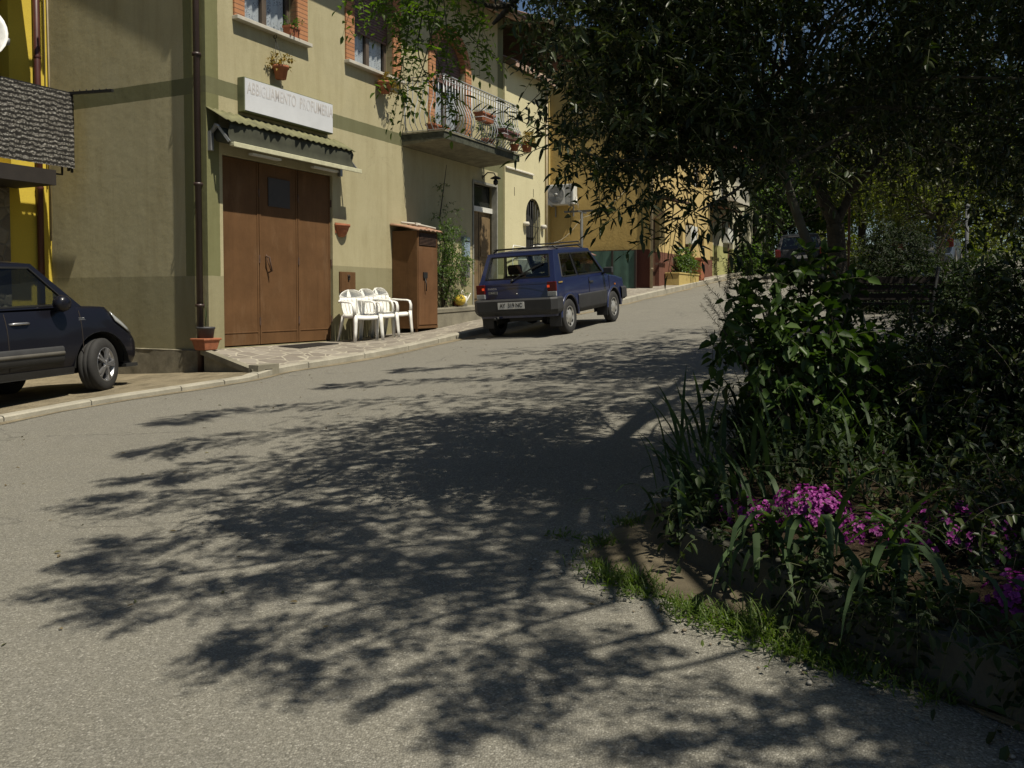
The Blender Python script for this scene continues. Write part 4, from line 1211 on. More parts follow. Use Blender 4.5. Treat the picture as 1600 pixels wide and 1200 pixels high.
# balcony boxes and pots
bx = (('long clay trough with small plant on the left end of the balcony floor', 5.4, .55, 4.435, .26, L_GREEN), ('clay trough hung outside the balcony rail near the arched door', 6.35, 1.05, 4.80, .24, None),
      ('brown trough hung low on the outside of the balcony rail full of stems', 7.35, 1.06, 4.62, .34, L_GREEN))
for lab, s_, q_, z_, w_, pm in bx:
    o = flower_pot('flower_box', lab, W(s_, q_, z_), .10, .075, .15, M_TERRA if w_ < .3 else simple('brown_trough', (.14, .06, .05), .7), PL(.14, 22, pm) if pm else None, 'flower boxes on the balcony', True, w=w_, cat='flower box')
    if q_ > 1:
        mb = MB(); y_ = q_-.93
        for x in (-w_*.7, w_*.7): mb.tube([(x, y_, .2), (x, -.12, .2), (x, -.12, -.02), (x, y_, -.02)], .008, 5)
        for z in (.05, .2): mb.tube([(-w_*1.15, y_, z), (-w_*1.15, -.125, z), (w_*1.15, -.125, z), (w_*1.15, y_, z)], .007, 5)
        mb.build('hanger', M_IRONW, o)
flower_pot('flower_pot', 'clay pot of leafy plant standing on the balcony floor right of the arched door', W(7.55, .5, 4.435), .14, .1, .26, M_TERRA, PL(.3, 60, L_GREEN, .07, .035, .8), 'pots on the balcony')
flower_pot('flower_pot', 'clay pot of yellow flowers hung on the right corner of the balcony', W(8.3, 1.06, 4.50), .13, .09, .2, M_TERRA, PL(.19, 50, L_DRY, .05, .03, .4), 'pots on the balcony')
flower_pot('flower_pot', 'small clay pot low on the balcony edge near its right end', W(7.75, 1.03, 4.44), .09, .07, .13, M_TERRA, PL(.09, 12, L_GREEN), 'pots on the balcony')

# ---------------- yard between the annex and the ochre house
o = thing('ac_unit', 'white air conditioner with round grille on the ochre side wall', 'air conditioner', W(16.39, -1.45, 4.2), RZ-math.pi/2)
# local x points along -N... unit faces down the street
mb = MB(); mb.box(-.44, .44, -.36, -.06, 0, .62); bo = mb.build('casing', M_ACW, o, bevel=.02)
mb = MB(); mb.lathe([(0, 0), (.25, 0), (.265, -.012), (.275, 0)], 28, (-.14, -.363, .31), axis='y')
for k in range(1, 6): mb.lathe([(.045*k, -.004), (.045*k+.012, -.012), (.045*k+.02, -.004)], 28, (-.14, -.363, .31), axis='y', m=1)
mb.lathe([(0, -.03), (.05, -.02), (.05, 0)], 14, (-.14, -.363, .31), axis='y', m=1)
mb.build('fan_grille', [M_ACG, simple('grille_ring', (.34, .34, .32), .5)], o)
mb = MB(); mb.box(.19, .41, -.366, -.361, .05, .57); mb.build('front_panel', simple('ac_panel', (.40, .40, .37), .5), o)
mb = MB(); mb.box(.44, .475, -.24, -.14, .08, .24); mb.tube([(.47, -.2, .16), (.50, -.15, .02), (.46, -.03, -.1)], .012, 6); mb.build('valve_cover', M_WHITE, o)
for x in (-.3, .3):
    mb = MB(); mb.bar((x, 0, -.03), (x, -.38, -.03), .04, .04); mb.bar((x, -.02, -.35), (x, -.02, -.01), .04, .03); mb.build('bracket', M_GALV, o)
M_DULL = simple('dull_steel', (.09, .09, .085), .7, .0, .3)
o = thing('clothes_pole', 'grey steel clothes pole with a T top before the ochre wall', 'pole', W(12.87, .52, pave_z(12.87, .52)), RZ)
mb = MB(); mb.tube([(0, 0, 0), (0, 0, 2.25)], .04, 10); mb.build('post', M_DULL, o)
mb = MB(); mb.bar((0, .5, 2.28), (0, -.5, 2.28), .05, .05); mb.bar((-.3, 0, 2.26), (.3, 0, 2.26), .04, .04); mb.build('crossbar', M_DULL, o)
mb = MB(); p0, p1 = W(11.6, -.1, 2.75), W(12.87, .52, 3.45)
mb.tube([p0+(p1-p0)*t-Vector((0, 0, .25*math.sin(t*math.pi))) for t in [i/10 for i in range(11)]], .006, 5)
p0, p1 = W(12.87, .52, 3.45), W(16.3, .9, 4.9)
mb.tube([p0+(p1-p0)*t-Vector((0, 0, .2*math.sin(t*math.pi))) for t in [i/10 for i in range(11)]], .006, 5)
tag(mb.build('washing_line', M_CABLE), 'pale washing line strung from the annex to the T topped pole', 'rope')
o = thing('feeder_box', 'small brown box with slanted lid on a short post before the green tarp', 'box', W(12.45, .75, pave_z(12.45, .75)), RZ)
mb = MB(); mb.tube([(0, 0, 0), (0, 0, .9)], .03, 8); mb.build('post', M_GALV, o)
mb = MB(); mb.box(-.22, .22, -.17, .17, .9, 1.15); mb.build('box_body', M_TERRA, o)
mb = MB(); mb.add([(-.3, -.24, 1.13), (.3, -.24, 1.13), (.3, .22, 1.32), (-.3, .22, 1.32)], [(0, 1, 2, 3)]); mb.build('lid', simple('faded_brown', (.20, .12, .09), .7), o, solid=.03)
o = thing('green_tarp_panel', 'dark green panel fence leaning along the foot of the ochre side wall', 'fence', W(16.3, -.35, 1.5), RZ-math.pi/2)
mb = MB(); n = 24
mb.grid([[(-.2+1.45*i/n-.0, -.02-.004*math.sin(i*1.1), z) for z in (0.0, .6, 1.25)] for i in range(n+1)], 0, False); mb.build('panel', M_PANELG, o, solid=.012)
for x in (-.2, .52, 1.25):
    mb = MB(); mb.box(x-.025, x+.025, -.075, -.03, -.1, 1.27); mb.build('post', M_SEAM, o)
o = thing('drying_rack', 'white tubular clothes drying rack beside the annex door step', 'drying rack', W(9.75, .45, 1.1), RZ+.12)
mb = MB()
for y in (-.25, .25): mb.tube([(-.5, y, 0), (-.5, y, 1.38), (-.44, y, 1.44), (.44, y, 1.44), (.5, y, 1.38), (.5, y, 0)], .014, 6)
for x in (-.5, .5): mb.tube([(x, -.25, 1.1), (x, .25, 1.1)], .012, 6)
mb.build('frame', M_WHITEP, o)
mb = MB()
for i in range(9): mb.tube([(-.5, -.22+.055*i, 1.1), (.5, -.22+.055*i, 1.1)], .005, 4)
mb.build('rods', M_WHITEP, o)
o = thing('glass_crate', 'pale glass display box standing inside the white drying rack', 'box', W(9.75, .45, 1.1), RZ+.12)
mb = MB(); mb.box(-.28, .3, -.2, .2, 0.05, 1.30); mb.build('box_body', simple('pale_glass', (.40, .43, .42), .2), o, bevel=.02)
mb = MB(); mb.box(-.31, .2, -.22, .1, 1.302, 1.38); mb.build('lid', M_STONE, o, bevel=.01)
for i, (s_, lab) in enumerate(((8.75, 'clay pot with sparse leaves on the step end beyond the blue car roof'), (10.35, 'small clay pot under the arched window beyond the blue car'))):
    flower_pot('flower_pot', lab, W(s_, .35, 1.2+.9*(i == 1)), .14, .1, .22, M_TERRA, PL(.16, 26, L_GREEN if i == 0 else L_FLRED), 'pots by the entrance')
o = wt('pot_shelf', 'small stone ledge under the arched barred window', 'shelf', 10.35, .1, 2.02); mb = MB(); mb.box(-.3, .3, -.42, .06, 0, .075); mb.build('shelf_board', M_STONE, o, bevel=.006)
# ---------------- before the ochre front
q2 = 1.3
o = wt('utility_cabinet', 'grey white utility cabinet high on the ochre front above the planter bush', 'cabinet', 20.3, q2+.2, 3.15); mb = MB(); mb.box(0, .85, 0, .19, 0, .62); mb.box(.03, .82, -.01, 0, .03, .59); c_ = mb.build('casing', M_ACW, o, bevel=.01)
mb = MB(); mb.box(.38, .46, -.016, -.011, .3, .42); mb.build('emblem', simple('blue_emblem', (.08, .12, .3), .5), c_)
o = wt('utility_cabinet', 'white cabinet on the pale house wall behind the evergreen twigs', 'cabinet', 25.8, q2+.2, 3.5); mb = MB(); mb.box(0, 1.0, 0, .19, 0, .6); mb.box(.03, .97, -.01, 0, .03, .57); mb.build('casing', M_ACW, o, bevel=.01)
o = wt('masonry_planter', 'low ochre masonry planter on the far pavement', 'planter', 17.9, q2+.48, pave_z(19, 1.7)-.1); mb = MB(); mb.box(0, 2.4, 0, .45, 0, .42); mb.box(-.02, 2.42, -.02, .46, .38, .43); mb.build('trough', M_PILAST, o, bevel=.01)
o = wt('planter_bush', 'rounded green bush growing from the low ochre planter', 'bush', 19.3, q2+.25, 2.05)
F = Fol()
for c, r in (((0, 0, .5), .45), ((.3, 0, .35), .4), ((-.3, 0, .4), .35), ((.1, 0, .75), .35)): F.clump(c, r, 60, 7, .08, .045, ln=.16, tw=.004)
p_ = F.build('foliage', L_GREEN, None, M_STEM); p_.parent = o
mb = MB(); mb.tube([(0, 0, -.2), (0, 0, .5)], .03, 6); mb.build('stem', M_BARK, o)
o = wt('terracotta_urn', 'orange brown terracotta chimney pot beside the far planter bush', 'pot', 20.9, q2+.3, pave_z(20.9, 1.6)); mb = MB(); mb.box(-.22, .22, -.16, .16, 0, .75); mb.box(-.25, .25, -.19, .19, .68, .78); mb.build('pot', M_TERRA, o, bevel=.02)
o = wt('white_post', 'slim white steel post beside the far house corner', 'post', 34.2, 1.5, W(34.2, 1.5).z); mb = MB(); mb.tube([(0, 0, 0), (0, 0, 4.2)], .06, 10); mb.lathe([(.09, 0), (.09, .1), (.06, .12)], 10); mb.build('pole', M_WHITEP, o)
# satellite dish by the yellow house
o = wt('satellite_dish', 'white satellite dish with long feed arm above the reed balcony', 'satellite dish', -1.73, -2.5, 4.06)
mb = MB(); rows = []
for i in range(7):
    r = .42*i/6; rows.append([(r*math.cos(a), -.16*(i/6)**2*-1, r*math.sin(a)*1.08) for a in [2*math.pi*k/28 for k in range(28)]])
mb.M = Matrix.Translation((.0, -.02, .78)) @ Matrix.Rotation(R(150), 4, 'Z') @ Matrix.Rotation(R(20), 4, 'X'); mb.grid(rows, 0, True, True); mb.build('dish', M_SOLAR, o, solid=.006)
mb = MB(); mb.tube([(0, .1, 0), (0, .1, .8)], .025, 8); mb.tube([(-.1, 0, .35), (.2, -.1, .5), (.42, -.15, .78)], .014, 6); mb.lathe([(0, 0), (.03, 0), (.035, .09), (0, .1)], 10, (.42, -.15, .74)); mb.build('mount', M_GALV, o)
# ------------------------------------------------------------------ cars: local x forward, y left, z up, origin on the ground
def car_root(name, label, cat, pos, phi, slope=True, pitch=None, group=None, upv=None):
    """phi: heading in degrees to the right of +Y"""
    o = thing(name, label, cat, pos, 0, group)
    f = Vector((math.sin(R(phi)), math.cos(R(phi)), 0)); f.z = (.07*f.x+.043*f.y) if pitch is None else pitch
    f.normalize(); up = Vector((-.07, -.043, 1)).normalized() if pitch is None else Vector((-.03, 0, 1))
    if upv is not None: up = Vector(upv).normalized(); f = (f-up*f.dot(up)).normalized()
    l = up.cross(f).normalized(); up = f.cross(l)
    m = Matrix((f, l, up)).transposed()
    o.rotation_euler = m.to_euler()
    return o, m


def wheel(root, x, y, r, w, rim, spokes, steer=0):
    sg = 1 if y > 0 else -1
    t = MB(); hw = w/2
    t.lathe([(r*.60, -hw*.9), (r*.66, -hw), (r*.92, -hw*.98), (r, -hw*.72), (r, -hw*.30), (r*.985, -hw*.28), (r*.985, -hw*.22), (r, -hw*.2), (r, hw*.2), (r*.985, hw*.22), (r*.985, hw*.28), (r, hw*.3), (r, hw*.72), (r*.92, hw*.98), (r*.66, hw), (r*.60, hw*.9)], 32, axis='y')
    wo = t.build('wheel', M_TYRE, root); wo.location = (x, y, r); wo.rotation_euler = (0, 0, steer)
    b = MB(); o = sg*hw
    if spokes == 0:
        b.lathe([(r*.60, o*.9), (r*.57, o*.95), (r*.54, o*.6), (r*.44, o*.62), (r*.36, o*.85), (r*.2, o*.88), (r*.17, o*.98), (0.001, o*1.0)], 28, axis='y')
        for k in range(8):
            a = 2*math.pi*k/8+.2; b.lathe([(0.001, o*.80), (.024, o*.80), (.026, o*.7)], 8, (r*.47*math.cos(a), 0, r*.47*math.sin(a)), 1, 'y')
    else:
        b.lathe([(r*.66, o*.9), (r*.64, o*1.0), (r*.60, o*.95), (r*.60, -o*.8)], 32, axis='y')
        b.lathe([(r*.60, o*.1), (.001, o*.1)], 24, axis='y', m=1)
        for k in range(spokes):
            a = 2*math.pi*k/spokes
            for da in (-.13, .13):
                p0 = Vector((math.cos(a)*r*.1, o*.95, math.sin(a)*r*.1)); p1 = Vector((math.cos(a+da)*r*.62, o*.88, math.sin(a+da)*r*.62)); b.bar(p0, p1, .028, .03, 0, (0, 1, 0))
        b.lathe([(.055, o*.9), (.05, o*1.04), (.001, o*1.05)], 16, axis='y')
    b.build('rim', [M_STEEL if spokes == 0 else M_ALLOY, M_DARK], wo)
    return wo


class Shell:
    def __init__(s, xr, xf, w, axles, ra, zc, sill, zt, rear_off, front_off, plan=.07, pp=4, tuck=.05, shoulder=.03, rows=9, endr=.07):
        s.__dict__.update(locals())
        xm, half = (xr+xf)/2, (xf-xr)/2
        st = {xr, xf}
        n = 26
        for i in range(n+1): st.add(xr+(xf-xr)*i/n)
        for xa in axles:
            st = {x for x in st if abs(x-xa) > ra+.012}
            for k in range(15): st.add(xa-ra*math.cos(math.pi*k/14))
        for d in (.015, .05, .1): st.add(xr+d); st.add(xf-d)
        s.xs = sorted(st); s.xm, s.half = xm, half

    def zb(s, x):
        for xa in s.axles:
            if abs(x-xa) <= s.ra+1e-6: return max(s.sill, s.zc+math.sqrt(max(0, s.ra**2-(x-xa)**2)))
        return s.sill

    def yh(s, x, z):
        k = abs(x-s.xm)/s.half
        e = min(x-s.xr, s.xf-x)
        y = s.w*(1-s.plan*k**s.pp)
        if e < s.endr: y -= s.endr*.75*(1-math.sqrt(max(0, 1-(1-e/s.endr)**2)))
        zt = s.zt(x); t = (z-s.sill)/(zt-s.sill+1e-6)
        y -= s.shoulder*max(0, (t-.62)/.38)**2
        y -= s.tuck*max(0, (.35-t)/.35)**2
        return y

    def pt(s, x, z, sg):
        k = (x-s.xm)/s.half
        dx = 0
        if k > .72: dx = s.front_off(z)*((k-.72)/.28)
        elif k < -.72: dx = s.rear_off(z)*((-k-.72)/.28)
        return (x+dx, sg*s.yh(x, z), z)

    def column(s, x, sg):
        b, t = s.zb(x), s.zt(x)
        return [s.pt(x, b+(t-b)*j/s.rows, sg) for j in range(s.rows+1)]

    def body(s, root, mat, x_cowl, crown=.05, deck_rear=None):
        mb = MB()
        for sg in (-1, 1): mb.grid([s.column(x, sg) for x in s.xs], 0, True)
        for x in (s.xs[0], s.xs[-1]):
            l, r = s.column(x, 1), s.column(x, -1); bul = -.03 if x < 0 else .07*1.0
            mb.grid([[(a[0]*(1-t)+b[0]*t+bul*(1-(2*t-1)**2), a[1]*(1-t)+b[1]*t, a[2]) for a, b in zip(l, r)] for t in [i/10 for i in range(11)]], 0, True)
        hood = [x for x in s.xs if x >= x_cowl-1e-6]
        rows = []
        for x in hood:
            p = s.pt(x, s.zt(x), 1); k = (x-x_cowl)/(s.xs[-1]-x_cowl)
            bul = .07 if x == s.xs[-1] else 0
            rows.append([(p[0]+bul*(1-t*t), p[1]*t, p[2]+crown*(1-t*t)*(1-max(0, k-.6)/.4)) for t in [1-2*i/10 for i in range(11)]])
        mb.grid(rows, 0, True)
        o = mb.build('body', mat, root, weld=True)
        wl = MB()
        for xa in s.axles:
            for sg in (-1, 1):
                wl.grid([[(xa-s.ra*1.02*math.cos(a), sg*(s.w-.005-k*.26), s.zc+s.ra*1.02*math.sin(a)) for k in (0, 1)] for a in [math.pi*i/12 for i in range(13)]], 0, True)
                wl.box(xa-s.ra, xa+s.ra, sg*(s.w-.28)-.01, sg*(s.w-.28)+.01, s.zc-.08, s.zc+s.ra)
        wl.box(s.xr+.12, s.xf-.12, -s.w+.28, s.w-.28, s.sill-.02, s.sill+.04)
        for a, b in ((s.xr+.1, s.axles[0]-s.ra), (s.axles[0]+s.ra, s.axles[1]-s.ra), (s.axles[1]+s.ra, s.xf-.12)):
            wl.box(a, b, -s.w+.05, s.w-.05, s.sill-.012, s.sill+.03)
        wl.build('underbody', M_DARK, root)
        return o


def cabin(root, s, paint, bl, rl, rf, bf, side_holes, crown=.035, rear_hole=(.07, .93, .1, .9), front_hole=(.05, .95, .06, .95), pillar=None):
    """bl/rl/rf/bf: (x, y, z) of the left belt rear, roof rear, roof front, belt front corner"""
    mb = MB(); gl = []
    mir = lambda p: (p[0], -p[1], p[2])
    for f in (lambda p: p, mir):
        P = mb.patch([f(bl), f(bf), f(rf), f(rl)], [0, 1], [0, 1], side_holes)
        gl += [('side_window', P, h) for h in side_holes]
    P = mb.patch([mir(bl), bl, rl, mir(rl)], [0, 1], [0, 1], [rear_hole]); gl.append(('rear_window', P, rear_hole))
    P = mb.patch([mir(bf), bf, rf, mir(rf)], [0, 1], [0, 1], [front_hole]); gl.append(('windscreen', P, front_hole))
    n = 8
    roof = []
    for i in range(n+1):
        u = i/n; x = rl[0]*(1-u)+rf[0]*u; z = rl[2]*(1-u)+rf[2]*u+.02*math.sin(u*math.pi); y = rl[1]*(1-u)+rf[1]*u
        roof.append([(x, y*t, z+crown*(1-t**4)*(0.35+.65*math.sin(min(1, max(.0, u*1.0))*math.pi)**.5)) for t in [1-2*k/12 for k in range(13)]])
    mb.grid(roof, 0, True)
    cb = mb.build('cabin', paint, root, solid=.025, weld=True, bevel=.008)
    for nm, P, h in gl:
        c = [P(h[0], h[2]), P(h[1], h[2]), P(h[1], h[3]), P(h[0], h[3])]
        cen = sum(c, Vector())/4; ctr = Vector(((bl[0]+bf[0])/2, 0, cen.z)); dv = (ctr-cen).normalized()*.008
        c = [p+(p-cen).normalized()*.006+dv for p in c]
        g = MB(); g.add(c, [(0, 1, 2, 3)]); go = g.build(nm, M_CARGL, root)
        e = MB(); q = [p-dv*1.15 for p in c]
        for a, b in zip(q, q[1:]+q[:1]): e.bar(a, b, .022, .012, 0, tuple(dv.normalized()))
        e.build('seal', M_BLACK, go)
    return cb


def seats(root, xs, z, w=.24, hh=.62):
    mb = MB()
    for x in xs:
        for y in (-.34, .34):
            rot = Matrix.Rotation(R(-14), 3, 'Y')
            mb.obox((x-.05, y, z+hh/2), (.13, w*2, hh), rot); mb.obox((x-.14, y, z+hh+.1), (.09, w*1.1, .17), rot)
            mb.obox((x+.25, y, z), (.55, w*2, .15))
    return mb.build('seats', M_SEATC, root, bevel=.03)


# ---------------- blue boxy car, seen from behind
PH = 26.2
contact = gr(887, 521)
pr, m_ = car_root('parked_car', 'dark blue boxy four wheel drive hatchback with black roof rack parked at the kerb', 'car', (0, 0, 0), PH)
pr.location = contact - m_ @ Vector((-1.08, -.655, 0))
ztp = lambda x: .905 if x < .80 else .905+(.80-.905)*((x-.80)/.92)**1.3
sp = Shell(-1.60, 1.72, .735, (-1.08, 1.09), .345, .30, .335, ztp, lambda z: .04*max(0, (z-.62)/.3), lambda z: -.05*abs(z-.62)/.3, plan=.012, pp=6, tuck=.03, shoulder=.015, endr=.05)
sp.body(pr, M_BLUE, .80, .025)
cabin(pr, sp, M_BLUE, (-1.565, .705, .90), (-1.36, .605, 1.405), (.20, .61, 1.415), (.83, .705, .905), [(.125, .405, .13, .87), (.435, .95, .13, .87)], rear_hole=(.075, .925, .17, .88), crown=.04)
seats(pr, (-.75, .25), .50, hh=.52)
mb = MB(); mb.box(-1.5, .8, -.66, .66, .50, .52); mb.box(.55, .85, -.66, .66, .52, .92); mb.box(-1.52, -1.05, -.64, .64, .52, .70); mb.tube([(.42, .34+.18*math.cos(a), .93+.18*math.sin(a)) for a in [k*math.pi/8 for k in range(17)]], .014, 6)
mb.build('cabin_floor', M_SEATC, pr)


def bumper(root, x0, x1, x2, w, zs, mat, name='bumper', sgn=1):
    mb = MB(); plan = [(x0, -w), (x1, -w), (x2, -w+.09), (x2, w-.09), (x1, w), (x0, w)]
    rows = []
    for z, ins in zs: rows.append([(x-math.copysign(ins, x2-x0) if abs(y) < w-.001 or x == x1 else x, y-math.copysign(ins*.6, y), z) for x, y in plan])
    mb.grid(rows, 0, False); mb.grid([rows[-1], [(x-(x2-x0)*.4 if abs(x-x2) < .02 else x, y*.9, z) for x, y, z in rows[-1]]], 0); mb.grid([rows[0], [(x-(x2-x0)*.4 if abs(x-x2) < .02 else x, y*.9, z) for x, y, z in rows[0]]], 0)
    return mb.build(name, mat, root, bevel=.012)


rb = bumper(pr, -1.43, -1.66, -1.74, .765, [(.375, .07), (.42, .02), (.46, 0), (.625, 0), (.655, .03)], M_BUMP, 'rear_bumper')
bumper(pr, 1.46, 1.74, 1.83, .765, [(.40, .06), (.44, .0), (.62, 0), (.645, .03)], M_BUMP, 'front_bumper')
mb = MB(); mb.box(-1.752, -1.742, -.20, .28, .49, .60); po = mb.build('licence_plate', M_PLATE, rb)
Mx = Matrix.Translation((-1.7535, .04, .545)) @ Matrix.Rotation(R(-90), 4, 'Z') @ Matrix.Rotation(R(90), 4, 'X')
text_mesh('AY  319 NC', .098, M_BLACK, po, Mx, 'lettering', .0008, .82, 1.0, .0022)
for sg in (-1, 1):
    y0, y1 = sorted((sg*.735, sg*.575))
    mb = MB(); mb.box(-1.625, -1.585, y0, y1, .745, .90); tl = mb.build('tail_lamp', M_RED, pr, bevel=.006)
    mb = MB(); mb.box(-1.628, -1.59, y0+.004, y1-.004, .665, .742); mb.build('reversing_lens', M_CLEAR, tl, bevel=.004)
    mb = MB(); c = sg*.60; mb.box(-1.629, -1.62, c-.02, c+.022, .81, .85); mb.build('brake_glow', M_LIT, tl)
    # flaps behind the wheels
    for xa in (-1.08, 1.09):
        mb = MB(); mb.box(xa-.40, xa-.385, sg*.52 if sg > 0 else -.73, .73 if sg > 0 else -.52, .16, .45); mb.build('mud_flap', M_BUMP, pr)
    mb = MB()
    cols = [x for x in sp.xs if -.73 < x < .74]
    zc0, zc1 = .335, .635
    mb.grid([[(x, sg*(sp.yh(x, z)+.010), z) for z in (zc0, zc0+.08, zc1-.03, zc1)] for x in cols], 0, True)
    mb.grid([[(x, sg*(sp.yh(x, z)+(.010 if k else -.01)), z) for k, z in ((0, zc1+.004), (1, zc1))] for x in cols], 0)
    mb.build('side_cladding', M_BUMP, pr, solid=.004)
    for xa in (-1.08, 1.09):      # black arch lips
        mb = MB(); mb.grid([[(xa-r*math.cos(a), sg*(sp.w+k), .30+r*math.sin(a)) for r, k in ((.345, -.01), (.347, .012), (.385, .010), (.392, -.012))] for a in [math.pi*i/18 for i in range(19)]], 0, True); mb.build('wheel_arch_trim', M_BUMP if False else M_BLUE, pr)
    mb = MB(); yy = sg*(sp.w+.001)
    for x in (-.16, .86): mb.box(x-.005, x+.005, yy-.004, yy+.004, .64, .90)
    mb.build('door_gap', M_SEAM, pr)
    mb = MB(); mb.box(-.13, .03, sg*sp.w-.012, sg*sp.w+.012, .80, .835); mb.build('door_handle', M_BUMP, pr, bevel=.006)
    mb = MB(); mb.obox((.60, sg*.83, .99), (.09, .17, .11)); mb.bar((.63, sg*.70, .93), (.62, sg*.80, .97), .04, .04); mb.build('wing_mirror', M_BUMP, pr, bevel=.015)
    mb = MB(); mb.box(1.12, 1.17, sg*.735-.012, sg*.735+.012, .70, .73); mb.build('side_repeater', M_AMBER, pr)
    mb = MB(); mb.obox((1.70, sg*.56, .70), (.08, .26, .16)); mb.build('headlamp', M_CLEAR, pr, bevel=.02)
mb = MB(); mb.box(-1.50, -1.34, -.7345, -.728, .872, .892); mb.build('side_badge', simple('gold_sticker', (.45, .30, .08), .4, .3), pr)
bd = MB(); bd.box(-1.618, -1.606, .34, .51, .735, .785); bo = bd.build('rear_badge', simple('badge_grey', (.14, .14, .14), .5), pr)
Mb = lambda y, z: Matrix.Translation((-1.619, y, z)) @ Matrix.Rotation(R(-90), 4, 'Z') @ Matrix.Rotation(R(90), 4, 'X')
text_mesh('PANDA', .05, M_SILV, bo, Mb(.43, .825), 'lettering', .0015); text_mesh('4x4', .045, M_SILV, bo, Mb(.43, .76), 'lettering', .0015)
mb = MB(); mb.lathe([(0, -.004), (.012, -.004), (.012, .01), (0, .012)], 10, (-1.615, -.02, .73), axis='x'); mb.build('lock', M_SILV, pr)
mb = MB(); mb.box(-1.607, -1.603, -.70, .70, .868, .874); mb.build('tailgate_gap', M_SEAM, pr)
mb = MB(); mb.tube([(-1.575, .10, .93), (-1.56, .06, .965)], .02, 6); mb.bar((-1.56, .06, .965), (-1.485, -.33, 1.17), .012, .016); mb.bar((-1.535, -.06, 1.035), (-1.465, -.46, 1.215), .01, .022); mb.build('wiper', M_BLACK, pr)
rk = MB()
for sg in (-1, 1):
    rk.tube([(-1.30, sg*.50, 1.475), (.05, sg*.50, 1.49), (.12, sg*.50, 1.475)], .016, 6)
    for x in (-1.15, -.05): rk.tube([(x, sg*.50, 1.485), (x, sg*.60, 1.43)], .014, 6)
for x in (-1.28, -.85, -.4, .08): rk.tube([(x, -.5, 1.48), (x, .5, 1.48)], .012, 6)
rk.tube([(.08, -.5, 1.48), (.12, -.48, 1.545), (.12, .48, 1.545), (.08, .5, 1.48)], .014, 6)
rk.build('roof_rack', M_IRON, pr)
mb = MB(); mb.tube([(-1.75, .36, .33), (-1.3, .36, .34)], .025, 8); mb.tube([(-1.15, -.6, .31), (-1.15, .6, .31)], .035, 8); mb.lathe([(0, -.12), (.10, -.07), (.12, 0), (.10, .07), (0, .12)], 12, (-1.15, -.05, .31), axis='y'); mb.box(-1.3, -1.28, -.3, .3, .25, .36)
mb.build('exhaust', M_IRON, pr)
for x in (-1.08, 1.09):
    for y in (-.655, .655): wheel(pr, x, y, .29, .15, M_STEEL, 0)

# ---------------- dark people carrier at the left edge, seen from behind its right side
c2, m_ = car_root('parked_car', 'dark navy people carrier with alloy wheels parked at the left beside the yellow house', 'car', (0, 0, 0), 22, pitch=.012, upv=Vector((0, 0, 1))-N*.06-D*.035)
fz = FZ(-1.7, -.3)
r_ = ray(158, 611); k_ = (CZ-fz)/-r_.z; cp = Vector((r_.x*k_, r_.y*k_, fz))
c2.location = cp - m_ @ Vector((1.39, -.80, 0))
zt5 = lambda x: 1.02 if x < .9 else (1.02+.03*math.sin((x-.9)/.2*math.pi/2) if x < 1.1 else 1.05-.02*((x-1.1)/.55) if x < 1.65 else 1.03-.30*((x-1.65)/.45)**1.7)
s5 = Shell(-2.05, 2.10, .885, (-1.22, 1.39), .40, .325, .27, zt5, lambda z: .06*max(0, (z-.7)/.3), lambda z: -.16*max(0, (z-.55)/.25)**1.5-.05*max(0, (.42-z)/.15), plan=.12, pp=4, tuck=.06, shoulder=.05, endr=.18)
s5.body(c2, M_NAVY, 1.08, .05)
cabin(c2, s5, M_NAVY, (-1.95, .80, 1.02), (-1.62, .66, 1.60), (.66, .67, 1.57), (1.20, .81, 1.05), [(.03, .2, .1, .85), (.235, .585, .07, .90), (.615, .955, .07, .90)], crown=.08)
seats(c2, (-.9, .25), .55, hh=.60)
mb = MB(); mb.box(-1.8, 1.1, -.78, .78, .5, .53); mb.box(.85, 1.2, -.78, .78, .53, 1.03); mb.build('cabin_floor', M_SEATC, c2)
